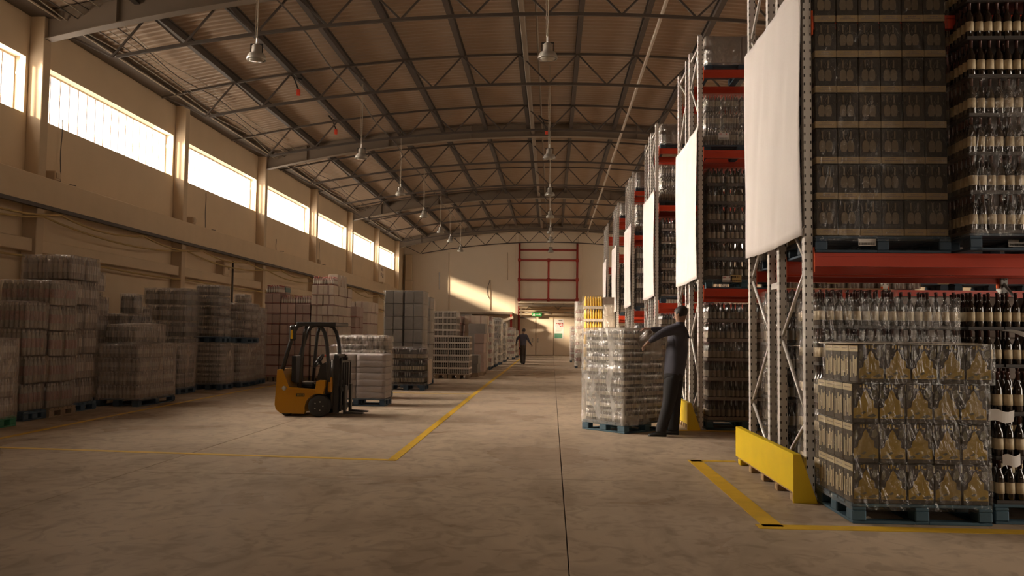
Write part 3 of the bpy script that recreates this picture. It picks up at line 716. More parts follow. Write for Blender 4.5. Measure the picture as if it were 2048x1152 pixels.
# each proto takes (w, d, h) and gives (main mesh, [(child name, mesh, kind)]), origin at the middle of the base
def P_carton(m, band=None, strip=None, chamfer=.012):
    def f(w, d, h):
        def k():
            g = G(); g.cbox((-w/2+.003, -d/2+.003, 0), (w/2-.003, d/2-.003, h-.003), chamfer, 0)
            return g.mesh('carton', [m])
        ch = []
        if band:
            def b(): z0, z1, bm = band; return G().box((-w/2+.001, -d/2+.001, h*z0), (w/2-.001, d/2-.001, h*z1)).mesh('band', [bm])
            ch.append(('printed_band', cached(('cb', w, d, h, band), b), None))
        if strip:
            def b(): return G().box((-.025, -d/2+.001, 0), (.025, d/2-.001, h-.002)).mesh('strip', [strip])
            ch.append(('tape', cached(('cs', w, d, h, strip), b), None))
        return cached(('carton', m, w, d, h), k), ch
    return f
def P_tray(nx, ny, mats, tray, th=.22, fn=low_bottle, sheet=None):
    def f(w, d, h):
        def k():
            g = G(); e = .006
            g.box((-w/2+.002, -d/2+.002, 0), (w/2-.002, d/2-.002, .008))
            for a, b in (((-w/2+.002, -d/2+.002, .008), (w/2-.002, -d/2+.002+e, h*th)), ((-w/2+.002, d/2-.002-e, .008), (w/2-.002, d/2-.002, h*th)),
                         ((-w/2+.002, -d/2+e, .008), (-w/2+.002+e, d/2-e, h*th)), ((w/2-.002-e, -d/2+e, .008), (w/2-.002, d/2-e, h*th))): g.box(a, b)
            return g.mesh('tray', [tray])
        ch = [('bottles', rows(w-.02, d-.02, h-.012, nx, ny, mats, fn, 1.0, .008), 'stuff')]
        return cached(('tray', tray, w, d, h, th), k), ch
    return f
def P_crate(nx, ny, mats, tray, th=.26):
    """open crate: solid rim band, slotted sides over dark bottles"""
    def f(w, d, h):
        def k():
            g = G(); e = .012; x, y = w/2-.003, d/2-.003
            for z0, z1 in ((0, h*.10), (h*(1-th), h-.004)):
                g.box((-x, -y, z0), (x, -y+e, z1)); g.box((-x, y-e, z0), (x, y, z1)); g.box((-x, -y+e, z0), (-x+e, y-e, z1)); g.box((x-e, -y+e, z0), (x, y-e, z1))
            for i in range(nx+1):
                a = -x+(2*x-.012)*i/nx; g.box((a, -y+.001, h*.1), (a+.012, -y+e-.001, h*(1-th)))
            for i in range(ny+1):
                a = -y+(2*y-.012)*i/ny; g.box((x-e+.001, a, h*.1), (x-.001, a+.012, h*(1-th)))
            g.box((-x+e, -y+e, 0), (x-e, y-e, .01))
            return g.mesh('crate', [tray])
        return cached(('crate', tray, w, d, h, nx, ny), k), [('bottles', rows(w-.05, d-.05, h*.97, nx, ny, mats, low_bottle, 1.0, .012), 'stuff')]
    return f
def P_pack(nx, ny, mats, film_m='filmm', fn=can_bottle, seeds=3, amp=.016):
    def f(w, d, h):
        s = random.randrange(seeds)
        me = cached(('pk', w, d, h, film_m, s), lambda: film_mesh(w-.03, d-.03, h-.012, 1, amp, .05, .045, 10+s, True, film_m, .7))
        return me, [('bottles', rows(w-.035, d-.035, h-.02, nx, ny, mats, fn), 'stuff')]
    return f
def P_sack(m='sack'):
    def f(w, d, h):
        s = random.randrange(3)
        def k():
            g = film_mesh(w-.03, d-.03, h-.004, 1, .02, .06, .03, 30+s, True, m, .9); return g
        return cached(('sack', w, d, h, s, m), k), []
    return f
def put(name, cat, label, proto, dims, loc, rotz=0.0, group=None):
    me, ch = proto(*[round(float(v), 3) for v in dims])
    o = obj(name, me, loc=loc, rot=rotz); tag(o, label, cat, group)
    for (cn, cm, kd) in ch: obj(cn, cm, parent=o, kind=kd)
    return o
def stack(proto, name, cat, desc, where, x0, x1, y0, y1, z0, nx, ny, nz, h, side='R', group=None, jit=.004, top=None, skip=None, seen_top=None):
    """cases in layers; only those on the seen faces (front, one side, and the top when below eye level)"""
    w, d = (x1-x0)/nx, (y1-y0)/ny
    group = group or f'{name.replace("_"," ")}s {where}'
    ztop = z0+nz*h
    for k in range(nz):
        for i in range(nx):
            for j in range(ny):
                if skip and skip(i, j, k): continue
                sd = (i == nx-1) if side == 'R' else (i == 0)
                tp = k == nz-1 and (ztop < 1.45 if seen_top is None else seen_top)
                if not (j == 0 or sd or tp): continue
                c = (nx-1-i) if side == 'R' else i
                lay = 'lowest' if k == 0 else ('topmost' if k == nz-1 else ORD[k+1])
                if j == 0: pos = f'{lay} layer, {ORD[i+1]} from left on front'
                elif sd: pos = f'{lay} layer, {ORD[j+1]} back along side'
                else: pos = f'{lay} layer, row {ORD[j+1]} back, {ORD[i+1]} across'
                put(name, cat, f'{desc}, {pos}, {where}', proto, (w, d, h), (x0+w*(i+.5)+random.uniform(-jit, jit), y0+d*(j+.5)+random.uniform(-jit, jit), z0+k*h), random.uniform(-.01, .01)*(jit > 0), group)
    return ztop

# ------------------------------------------------------------------ high-bay lamps
def lamp_parts():
    prof = [(.05,.42),(.10,.42),(.13,.38),(.13,.22),(.15,.20),(.16,.16),(.20,.13),(.24,.08),(.25,.02),(.255,0)]
    hm = G().lathe(prof[:6], 16).mesh('gear_housing', ['lampgrey'], True)
    rm = G().lathe([(.13,.20),(.20,.175),(.245,.11),(.262,.04),(.262,0),(.235,.005),(.20,.06)], 20).mesh('reflector', ['lampgrey'], True)
    gm = G().lathe([(.24,.012),(.16,-.02),(.001,-.035)], 16).mesh('lens', ['lampglass'], True)
    bm = G().box((-.17,-.02,.2),(-.15,.02,.44)).box((.15,-.02,.2),(.17,.02,.44)).box((-.17,-.02,.42),(.17,.02,.45)).mesh('bracket', ['blacksteel'])
    return hm, rm, gm, bm
HM, RMM, GM, BM = lamp_parts()
def lamp(x, y, label, ztop, z=6.75):
    t = thing('high_bay_lamp', label, 'lamp', (x, y, z), 0, 'hanging lamps'); t.scale = (.72, .72, .72); ztop = z+(ztop-z)/.72
    obj('gear_housing', HM, parent=t); obj('reflector', RMM, parent=t); obj('lens', GM, parent=t); obj('bracket', BM, parent=t)
    obj('cord', G().tube([(0,0,.44),(.012,0,(ztop-z)*.5),(0,0,ztop-z)], .016, 6), 'cable', t); obj('chain', G().tube([(-.04,0,.44),(-.06,0,(ztop-z)*.6),(-.02,0,ztop-z)], .008, 5), 'cable', t)
    obj('plug', G().lathe([(.03,.45),(.03,.60),(.018,.62)], 8), 'white', t)
LY = [16.7, 26.2, 33.1, 39.3, 45.2, 49.6, 55.2]
for i, y in enumerate(LY):
    lamp(-5.86, y, f'grey high-bay lamp in the row near the windows, {ORD[i+1]} from the camera', zr(-5.86)+.01)
    lamp(-.13, y, f'grey high-bay lamp in the row under the ridge, {ORD[i+1]} from the camera', zr(-.13)+.01)
for i, (px, py, Y, d) in enumerate(((597, 183, 24.5, 'beside the first window-side lamp'), (672, 262, 30, 'above the second window-side lamp'), (1093, 262, 30, 'under the ridge above the second lamp'))):
    p = aty(px, py, Y); t = thing('roof_valve', f'small red-tagged fitting hanging from a truss {d}', 'fitting', tuple(p), 0, 'red roof fittings')
    obj('red_tag', G().cbox((-.05,-.04,-.12),(.05,.04,.06),.015), 'redflag', t); obj('hanger', G().bar((0,0,.05),(-.15,0,.42),.035,.035).bar((-.15,0,.42),(-.28,0,.55),.05,.05).bar((-.12,0,.4),(.1,0,.35),.03,.05), 'blacksteel', t)

# ------------------------------------------------------------------ pallet racking
RX = 2.25; RY = [7.78+5.6*k for k in range(6)]; LEV = [2.13, 4.25, 5.50]
FR = [(0, .96), (1.26, 2.22)]                     # two frames back to back (near and far faces of the posts)
def post_mesh(h):
    def f():
        return G().box((-.035,-.045,0),(-.030,.045,h)).box((-.035,-.045,0),(.035,-.040,h)).box((.030,-.045,0),(.035,.045,h)).box((-.035,.035,0),(-.012,.045,h)).box((.012,.035,0),(.035,.045,h)).mesh('post', ['post'])
    return cached(('post', h), f)
WHERE = ['nearest','second','third','fourth','fifth','sixth']
def beam_label(root, x, y, z, s=1.0, m='white', mark='redink'):
    c = obj('location_label', G().box((0,-.002,-.05*s),(.15*s,0,.05*s)), m, root, (x, y, z))
    g = G()
    if mark == 'redink':
        for i in range(3): g.bar((.012*s+.014*s*i,-.003,.012*s),(.020*s+.014*s*i,-.003,.038*s),.006,.002); 
        g.box((.010*s,-.004,.028*s),(.05*s,-.002,.033*s)); g.box((.105*s,-.004,.018*s),(.112*s,-.002,.038*s)); g.box((.105*s,-.004,.018*s),(.122*s,-.002,.022*s)); g.box((.105*s,-.004,.034*s),(.122*s,-.002,.038*s)); g.box((.118*s,-.004,.018*s),(.122*s,-.002,.038*s))
    else:
        for i in range(5): g.box(((.02+.022*i)*s,-.004,.012*s),((.032+.022*i)*s,-.002,.036*s)); 
    obj('code', g, mark, c)
    g = G(); a = .008
    while a < .14: wv = random.choice((.002,.004,.003)); g.box((a*s,-.004,-.043*s),((a+wv)*s,-.002,-.022*s)); a += wv+.004
    obj('barcode', g, 'black', c)
def rack(k):
    Yn = RY[k]; H = 6.05 if k else 6.3
    t = thing('pallet_rack', f'double row of grey posts and red beams, {WHERE[k]} rack from the camera', 'rack', (RX, Yn, 0), 0, 'pallet racks')
    nfr = 3 if k < 2 else 2; bay = 2.75
    for b in range(nfr):
        x = b*bay
        for (a, c) in FR:
            for y in (a+.045, c-.045):
                p = obj('post', post_mesh(H), parent=t, loc=(x, y, 0))
                if k < 2: obj('foot_plate', cached('fp', lambda: G().box((-.07,-.07,0),(.07,.07,.008)).mesh('foot_plate', ['galv'])), parent=p)
            zz = [(.16, 0), (.67, 1), (1.38, 0), (2.03, 1), (2.72, 0), (3.40, 1), (4.08, 0), (4.76, 1), (5.44, 0), (5.9, 1)]
            if a > 1: zz = [(z, 1-s) for z, s in zz]
            for (z0, s0), (z1, s1) in zip(zz, zz[1:]):
                y0, y1 = (c-.05 if s0 == 0 else a+.05), (c-.05 if s1 == 0 else a+.05)
                obj('brace', G().tube([(x, y0, z0), (x, y1, z1)], .017, 8), 'brace', t, smooth=True)
            for z in (.16, H-.15): obj('tie', G().box((x-.015, a+.05, z-.02), (x+.015, c-.05, z+.02)), 'brace', t)
        for z in (1.9, 3.9): obj('spacer', G().box((x-.02, FR[0][1]-.03, z-.03), (x+.02, FR[1][0]+.03, z+.03)), 'brace', t)
    for b in range(nfr-1):
        for li, z in enumerate(LEV):
            for fi, y in enumerate((FR[0][0], FR[0][1]-.05, FR[1][0], FR[1][1]-.05)):
                bm = obj('beam', cached('beam', lambda: G().box((.05,-.0,-.12),(bay-.05,.05,0)).box((.05,-.006,-.12),(bay-.05,0,-.095)).box((.05,-.006,-.03),(bay-.05,0,0)).mesh('beam', ['red'])), parent=t, loc=(b*bay, y, z+.0))
                for e in (.036, bay-.05): obj('connector', cached('con', lambda: G().cbox((0,-.012,-.17),(.014,.05,.05),.003).mesh('connector', ['orange'])), parent=bm, loc=(e, 0, 0))
    return t
R = [rack(k) for k in range(6)]
def lab(k, px, py, s=1.0, m='white', mark='redink'):
    y = RY[k]-.012; p = aty(px, py, y); beam_label(R[k], p[0]-RX, -.010, p[2], s, m, mark)
lab(0, 1717, 480, 1.0); lab(0, 2017, 482, 1.0); lab(1, 1632, 560, .95); lab(1, 1654, 560, 1.1, 'paper2', 'black'); lab(1, 1875, 561, 1.1, 'paper2', 'black')
lab(1, 1437, 272, 1.05); lab(1, 1445, 558, .95); lab(1, 1461, 557, 1.1, 'paper2', 'black')
# white canvas sheets tied on the rack ends
def canvas_mesh():
    D, H = 2.24, 2.32
    def f(u, v):
        y, z = D*u, H*v
        fold = .012*math.sin(9*u+2*v)*(1-v)+.006*math.sin(23*u+5*v)+.010*math.sin(3*v+6*u)
        belly = .02*math.sin(math.pi*u)*(.4+.6*(1-v))
        z += -.03*math.sin(math.pi*u)*(v > .5)*(v-.5)*2 - .03*math.sin(math.pi*u)*(1-v)
        return (-.012-abs(fold)-belly*.6, y, z)
    g = G().grid(f, 36, 30); return g.mesh('canvas_sheet', ['canvas'], True)
CM = canvas_mesh()
for k in range(6):
    o = obj('canvas_sheet', CM, loc=(RX-.045, RY[k]-.01, 2.28))
    md = o.modifiers.new('thickness', 'SOLIDIFY'); md.thickness = .003
    tag(o, f'white canvas sheet stretched over the aisle end of the {WHERE[k]} rack', 'sheet', 'canvas sheets on the rack ends')
    for yy in (.02, 2.2):
        for zz in (.05, 2.25): obj('tie_cord', G().tube([(-.012, yy, zz), (.02, yy, zz+.05), (.05, yy, zz)], .004, 5), 'white', o)
# yellow end guards with wooden feet
for k in (0, 1):
    y0, y1, x0 = RY[k]-.26, RY[k]+2.02, 2.04
    if k: y0, y1 = RY[k]-.10, RY[k]+1.0
    t = thing('rack_guard', f'bright yellow steel guard with worn wooden feet at the {WHERE[k]} rack end', 'guard', (x0, y0, 0), 0, 'rack guards')
    L = y1-y0
    obj('front_plate', G().cbox((-.012, 0, .085), (.012, L, .40), .005), 'yellow', t)
    obj('top_plate', G().cbox((-.012, .0, .392), (.05, L, .405), .004), 'yellow', t)
    obj('end_plate', G().prism([(-.012, .0), (-.012, .40), (.05, .405), (.19, .0)], -.014, .004, 'y'), 'yellow', t)
    obj('end_plate', G().prism([(-.012, .08), (-.012, .40), (.05, .405), (.19, .08)], L-.004, L+.014, 'y'), 'yellow', t)
    obj('wooden_sill', G().cbox((.0, .02, .066), (.09, L-.02, .088), .006), 'wood', t)
    for i in range(5): obj('wooden_foot', G().cbox((-.004, -.05, 0), (.09, .05, .067), .008), 'yellow' if i == 4 else 'wood', t, (0.004, .10+(L-.2)*i/4, 0))

# ------------------------------------------------------------------ goods in and before the nearest rack
def P_printed(w, d, h):
    me = cached(('prn', w, d, h), lambda: G().cbox((-w/2+.002,-d/2+.002,0),(w/2-.002,d/2-.002,h-.003),.008).mesh('carton', ['carton']))
    def front():
        sh = [(.05,.12),(.05,.36),(.20,.41),(.24,.56),(.34,.62),(.42,.78),(.50,.84),(.58,.76),(.66,.62),(.80,.56),(.80,.40),(.95,.36),(.95,.12)]
        g = G().prism([(-w/2+w*a, h*b) for a, b in sh], -d/2-.0005, -d/2+.003, 'y', 0)
        for a, b, c, e in ((.30,.90,.36,.97),(.40,.88,.46,.99),(.52,.90,.58,.97),(.60,.87,.70,.91)): g.box((-w/2+w*a,-d/2-.0005,h*b*.99),(-w/2+w*c,-d/2+.003,h*e*.985), 0)
        return g.mesh('front_print', ['ochre'])
    def leaves():
        g = G()
        for a, b, c, e in ((.70,.66,.94,.86),(.06,.62,.22,.84),(.08,.15,.34,.22),(.55,.16,.9,.24),(.30,.25,.52,.30)):
            g.prism([(-w/2+w*a, h*b),(-w/2+w*(a+c)/2, h*(b-.03)),(-w/2+w*c, h*(b+.3*(e-b))),(-w/2+w*(a+.7*(c-a)), h*e),(-w/2+w*(a+.2*(c-a)), h*(e-.04))], -d/2-.0012, -d/2+.002, 'y')
        return g.mesh('leaf_print', ['olive'])
    def side():
        g = G(); r = np.random.RandomState(3)
        for i in range(5):
            y = -d/2+d*(.10+.18*i); z0 = h*r.uniform(.12,.25); z1 = h*r.uniform(.48,.72); g.box((-w/2-.0005, y, z0),(-w/2+.003, y+d*.10, z1))
        return g.mesh('side_print', ['cream'])
    def strip():
        return G().box((-w/2-.0008,-d/2+.004,h*.80),(-w/2+.003,d/2-.004,h*.965)).mesh('cream_strip', ['cream'])
    def words():
        g = G()
        for i in range(7): g.box((-w/2-.0014,-d/2+d*(.14+.1*i),h*.87),(-w/2,-d/2+d*(.20+.1*i),h*.90))
        return g.mesh('strip_lettering', ['browncarton'])
    return me, [('front_print', cached(('pf1', w, d, h), front), None), ('leaf_print', cached(('pf2', w, d, h), leaves), None), ('side_print', cached(('pf3', w, d, h), side), None), ('cream_strip', cached(('pf4', w, d, h), strip), None), ('strip_lettering', cached(('pf5', w, d, h), words), None)]
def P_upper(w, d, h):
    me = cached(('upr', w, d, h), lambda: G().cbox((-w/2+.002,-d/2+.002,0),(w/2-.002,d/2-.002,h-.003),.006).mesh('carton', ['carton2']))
    def strip():
        g = G().box((-w/2+.004,-d/2-.0008,h*.02),(w/2-.004,-d/2+.003,h*.20)); g.box((-w/2-.0008,-d/2+.004,h*.02),(-w/2+.003,d/2-.004,h*.20)); return g.mesh('cream_strip', ['shadedstrip'])
    def words():
        g = G()
        for a, b, z in ((.32,.66,.135),(.16,.86,.085)):
            x = a
            while x < b: g.box((-w/2+w*x,-d/2-.0014,h*z),(-w/2+w*(x+.05),-d/2,h*(z+.03))); x += .07
        return g.mesh('strip_lettering', ['browncarton'])
    def bottles():
        g = G()
        for c in (.30,.62):
            x = -w/2+w*c
            g.prism([(x-.020,h*.34),(x-.030,h*.44),(x-.026,h*.60),(x-.012,h*.66),(x+.012,h*.66),(x+.026,h*.60),(x+.030,h*.44),(x+.020,h*.34)], -d/2-.0006, -d/2+.003, 'y')
            g.box((x-.006,-d/2-.0006,h*.70),(x+.006,-d/2+.003,h*.92))
        for i in range(3): y = -d/2+d*(.2+.28*i); g.box((-w/2-.0006,y,h*.34),(-w/2+.003,y+d*.14,h*.66))
        return g.mesh('vase_print', ['shadedprint'])
    def twigs():
        g = G(); r = np.random.RandomState(5)
        for i in range(12):
            a, z = r.uniform(.08,.92), r.uniform(.62,.9); g.bar((-w/2+w*a,-d/2-.0004,h*z),(-w/2+w*min(.97,max(.03,a+r.uniform(-.07,.07))),-d/2-.0004,h*min(.98,z+r.uniform(.04,.1))),.004,.002)
        return g.mesh('twig_print', ['shadedprint'])
    return me, [('cream_strip', cached(('pu1', w, d, h), strip), None), ('strip_lettering', cached(('pu2', w, d, h), words), None), ('vase_print', cached(('pu3', w, d, h), bottles), None), ('twig_print', cached(('pu4', w, d, h), twigs), None)]
# near pallet of dark cartons with yellow print
px0, px1, py0, py1 = 2.25, 3.27, 6.72, 7.60
pallet('blue painted pallet under the film-wrapped yellow-print cartons', px0, px1, py0, py1, 0, 'blue')
stack(P_printed, 'printed_carton', 'carton', 'dark yellow-print carton', 'beside yellow guard', px0+.01, px1-.01, py0+.02, py1-.02, .144, 5, 4, 3, .300, 'L', jit=.002)
stack(P_printed, 'printed_carton', 'carton', 'dark yellow-print carton', 'raised top tier beside guard', px0+.05, px1+.02, py0+.0, py1-.10, 1.044, 5, 4, 1, .295, 'L', jit=.002)
film('clear film around the dark yellow-print cartons on the blue pallet', px0-.0, px1+.0, py0+.01, py1-.0, .10, 1.06, 'filmc', nz=3, amp=.022, du=.035, dv=.035, seed=3, top=False)
film('clear film over the raised top tier of yellow-print cartons', px0+.04, px1+.03, py0-.01, py1-.08, 1.04, 1.345, 'filmc', nz=1, amp=.016, du=.035, dv=.035, seed=4)
o = obj('pallet_cover_strip', G().cbox((px0, py0+.02, 1.339),(px1, py1-.1, 1.343), .001), 'paper'); tag(o, 'flat paper sheet on the raised tier of yellow-print cartons', 'sheet')

# bottles that can be told apart one by one: packs with their bottles as parts
BH, BR = .317, .0345
def bottle_meshes():
    r, h = BR, BH
    b = G().lathe([(r*.9,0),(r,.008),(r,h*.56),(r*.93,h*.62),(r*.50,h*.72),(r*.36,h*.80),(r*.34,h*.96),(r*.42,h*.965),(r*.42,h*.985),(r*.36,h)], 12).mesh('bottle', ['glass'], True)
    l = G().lathe([(r*1.012,h*.20),(r*1.012,h*.46)], 12).mesh('paper_label', ['label'], True)
    c = G().lathe([(r*.40,h*.80),(r*.40,h*.955),(r*.46,h*.96),(r*.46,h*1.0),(r*.3,h*1.008)], 10).mesh('foil_cap', ['cap'], True)
    return b, l, c
BM_, LM_, CM_ = bottle_meshes()
def bottle_pack(label, x0, y0, z0, nx, ny, group, side='L', rotz=0.0, film_m='filmt', full=False):
    w, d = nx*.0765, ny*.0765
    t = thing('bottle_case', label, 'bottle case', (x0+w/2, y0+d/2, z0), rotz, group)
    obj('tray', cached(('bpt', nx, ny), lambda: G().box((-w/2,-d/2,0),(w/2,d/2,.004)).box((-w/2,-d/2,.004),(w/2,-d/2+.003,.022)).box((-w/2,-d/2+.003,.004),(-w/2+.003,d/2,.022)).mesh('tray', ['darkcrate'])), parent=t)
    for i in range(nx):
        for j in range(ny):
            if not (full or j == 0 or (i == 0 if side == 'L' else i == nx-1)): continue
            b = obj('bottle', BM_, parent=t, loc=(-w/2+.0765*(i+.5), -d/2+.0765*(j+.5), .006), rot=random.uniform(0, 6))
            obj('paper_label', LM_, parent=b); obj('foil_cap', CM_, parent=b)
    if film_m:
        obj('shrink_film', cached(('bpf', nx, ny, film_m), lambda: film_mesh(w, d, BH*.86, 1, .006, .04, .05, 5, False, film_m, .3)), parent=t, loc=(0, 0, .004))
    return t
LAY = .331
def bottle_block(where, x0, y0, z0, npx, npy, nz, side_only_below=0, group=None, dep=3, wid=4, film_m='filmt'):
    for k in range(nz):
        for i in range(npx):
            for j in range(npy):
                if j and i: continue
                if k < side_only_below and i: continue
                pos = ('front, %s from left' % ORD[i+1]) if j == 0 else ('side, %s back' % ORD[j+1])
                lay = 'lowest' if k == 0 else ('topmost' if k == nz-1 else ORD[k+1])
                bottle_pack(f'dark bottle case, {lay} layer, {pos}, {where}', x0+i*(wid*.0765+.004)+random.uniform(-.004,.004), y0+j*dep*.0765+random.uniform(-.006,.006), z0+k*LAY, wid, dep, group or f'bottle packs {where}', film_m=film_m)
        w = npx*(wid*.0765+.004); d = npy*dep*.0765
        o = obj('layer_sheet', G().box((x0-.004, y0-.004, z0+k*LAY-.008), (x0+w, y0+d, z0+k*LAY-.002)), 'darkcrate')
        tag(o, f'brown card under the {ORD[k+1]} layer of bottles, {where}', 'card', f'card sheets {where}')
ya = 7.92
pallet('blue pallet of bottles behind the yellow-print cartons', 2.36, 3.58, ya, ya+.72, 0, 'bluedark')
bottle_block('behind yellow-print cartons', 2.38, ya+.02, .152, 4, 3, 5, 3)
film('clear film around the bottles behind the yellow-print cartons', 2.37, 3.60, ya+.01, ya+.72, .12, 1.70, 'filmc', nz=5, amp=.022, du=.05, dv=.04, seed=8, bow=-.0)
pallet('dark blue pallet of bottles at the right behind the low stack', 3.66, 4.90, ya, ya+.72, 0, 'bluedark')
bottle_block('right of the wrapped bottles', 3.68, ya+.0, .152, 4, 2, 5, 0, film_m=None)
yc_ = 6.80
pallet('scuffed blue pallet of bottles at the right edge of view', 3.33, 4.5, yc_, yc_+.80, 0, 'blue')
bottle_block('on scuffed blue pallet', 3.36, yc_+.03, .152, 2, 2, 3, 0, film_m=None, dep=3, wid=3)
for i, (px, py, w, h, tl) in enumerate(((1978, 831, .185, .085, 2), (2006, 922, .13, .085, -4), (1942-20, 592, .16, .06, 3))):
    if i == 2: continue
    p = aty(px, py, yc_-.012); o = obj('paper_slip', G().grid(lambda u, v: (w*u, -.004-.012*math.sin(3*u)-.008*v, h*(v-.5)+.01*math.sin(7*u)), 8, 3), 'white', loc=(p[0], yc_+.0, p[2]), rot=(0, math.radians(tl), 0))
    o.modifiers.new('thickness', 'SOLIDIFY').thickness = .001
    tag(o, ['white paper slip across the upper bottles on the scuffed blue pallet','torn white slip on the middle bottles on the scuffed pallet'][i], 'slip')
o = obj('paper_slip', G().grid(lambda u, v: (.30*u, -.03*v-.02, .012*math.sin(6*u)-.06*(1-v)*u), 8, 3), 'white', loc=(3.93, ya-.02, 1.16+LAY*.0+.30), ); o.modifiers.new('thickness', 'SOLIDIFY').thickness = .001
tag(o, 'white card slip sticking out between bottle layers at the right', 'slip')
# first shelf of the nearest rack
sx0, sx1, sy0 = 2.30, 3.46, 7.74
z1 = LEV[0]+.002
pallet('dark blue pallet on the red beam under the shelved cartons', sx0, sx1, sy0, sy0+1.0, z1, 'bluedark')
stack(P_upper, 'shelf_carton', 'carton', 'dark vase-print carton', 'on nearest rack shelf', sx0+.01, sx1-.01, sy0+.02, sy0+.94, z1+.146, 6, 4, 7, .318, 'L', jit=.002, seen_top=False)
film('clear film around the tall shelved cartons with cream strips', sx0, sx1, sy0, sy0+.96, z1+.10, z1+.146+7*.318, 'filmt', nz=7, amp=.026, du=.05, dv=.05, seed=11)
ex0, ey0 = 3.50, 7.42
pallet('blue pallet under the shelved bottles at the right', ex0, ex0+1.2, ey0+.06, ey0+1.0, z1-.0, 'bluedark')
bottle_block('upper shelf at right', ex0+.01, ey0+.06, z1+.152, 3, 3, 7, 0, film_m=None)
film('clear film around the lower bottle layers on the upper shelf', ex0, ex0+1.0, ey0+.05, ey0+.8, z1+.12, z1+.152+4*LAY, 'filmc', nz=4, amp=.02, du=.05, dv=.05, seed=14, top=False)
# goods seen through the end frame, in the back half of the nearest rack
def wrapped(where, x0, x1, y0, y1, z0, nx, ny, nz, h, proto, name, cat, desc, side='L', pm='bluedark', fm='filmc', fine=False, seed=1, amp=.025, top=True, res=.08):
    pallet(f'{"blue" if "blue" in pm else "wooden" if "wood" in pm else "green"} pallet under the {desc}s {where}', x0, x1, y0, y1, z0, pm, fine)
    zt = stack(proto, name, cat, desc, where, x0+.01, x1-.01, y0+.01, y1-.01, z0+.146, nx, ny, nz, h, side)
    if fm: film(f'stretch film around the {desc}s {where}', x0, x1, y0, y1, z0+.11, zt+.004, fm, nz=nz, amp=amp, du=res, dv=res, seed=seed, top=top)
    return zt
BT = ('clearbottle', 'dimlabel', 'clearbottle', 'cap'); BG = ('greyglass', 'dimlabel', 'greyglass', 'dimlabel')
wrapped('through nearest rack end', 2.34, 3.5, RY[0]+1.28, RY[0]+2.2, 0, 4, 3, 6, .29, P_tray(4, 4, BT, 'darkcrate', .1), 'bottle_tray', 'tray', 'brown bottle tray', seed=21)
for i, xa in enumerate((3.55, 4.85, 6.15)):
    wrapped(f'back half of nearest rack, bay {ORD[i+2]}', xa, xa+1.15, RY[0]+1.3, RY[0]+2.2, 0, 2, 1, 4, .42, P_carton('browncarton'), 'carton', 'carton', 'brown carton', seed=23+i, fm=None)
    if i < 2: wrapped(f'shelf, back half, bay {ORD[i+2]}', xa, xa+1.15, RY[0]+1.3, RY[0]+2.2, LEV[0]+.002, 2, 1, 4, .50, P_carton('browncarton'), 'carton', 'carton', 'brown carton', seed=26+i, fm=None)
wrapped('on shelf behind canvas', 2.34, 3.5, RY[0]+1.28, RY[0]+2.2, LEV[0]+.002, 4, 3, 7, .27, P_tray(4, 4, BG, 'darkcrate', .1), 'bottle_tray', 'tray', 'grey bottle tray', seed=22)
# ------------------------------------------------------------------ goods in the farther racks
PETW = ('pet', 'capwhite', 'pet', 'capwhite')
for k in range(1, 6):
    wn = WHERE[k]; y0 = RY[k]+.02; fine = k < 3
    nx, ny = (4, 3) if k == 1 else (3, 2)
    def T(a, mats, tr): return P_tray(a, a, mats, tr, .16)
    a = 4 if k == 1 else 5
    wrapped(f'in {wn} rack on floor', 2.34, 3.48, y0, y0+.9, 0, nx, ny, 6 if k < 3 else 5, .295 if k < 3 else .33, T(a, BT, 'browncarton'), 'bottle_tray', 'tray', 'brown bottle tray', seed=40+k, fine=(k == 1), res=.08 if k < 3 else .14, pm='blue' if k == 1 else 'bluedark')
    wrapped(f'in {wn} rack, first shelf', 2.34, 3.48, y0, y0+.9, LEV[0]+.002, nx, ny, 6 if k < 3 else 4, .285 if k < 3 else .42, T(a, BT if k != 3 else PETW, 'darkcrate' if k % 2 else 'browncarton'), 'shelf_tray', 'tray', 'dark bottle tray', seed=50+k, fine=(k == 1), res=.08 if k < 3 else .14, pm='blue' if k == 1 else 'bluedark')
    if k < 4: wrapped(f'in {wn} rack, middle shelf', 2.34, 3.48, y0+.25, y0+.9, LEV[1]+.002, nx, 2, 3, .27, P_pack(6, 4, ('greyglass', 'dimlabel', 'greyglass', 'dimlabel'), 'filmc'), 'shelf_pack', 'bottle pack', 'grey bottle pack', seed=60+k, res=.09, pm='bluedark')
    if k < 5: wrapped(f'in {wn} rack, top shelf', 2.34, 3.48, y0+.1, y0+.9, LEV[2]+.002, 2, 1, 1, .42, P_carton('greycarton'), 'carton', 'carton', 'grey carton', seed=70+k, fm='filmm', amp=.05, res=.09, pm='bluedark')
    # the rear frames of the row carry goods too
    if k < 3: wrapped(f'behind {wn} rack, floor', 2.34, 3.48, y0+1.28, y0+2.15, 0, 3, 2, 5, .33, P_carton('browncarton'), 'carton', 'carton', 'brown carton', seed=80+k, res=.12)
for i, xa in enumerate((3.62, 5.05, 6.3)):
    wrapped(f'second rack, deep on shelf, bay {ORD[i+2]}', xa, xa+1.15, RY[1]+.62, RY[1]+1.2, LEV[0]+.002, 2, 1, 3, .60, P_carton('browncarton'), 'carton', 'carton', 'brown carton', seed=86+i, fm=None)
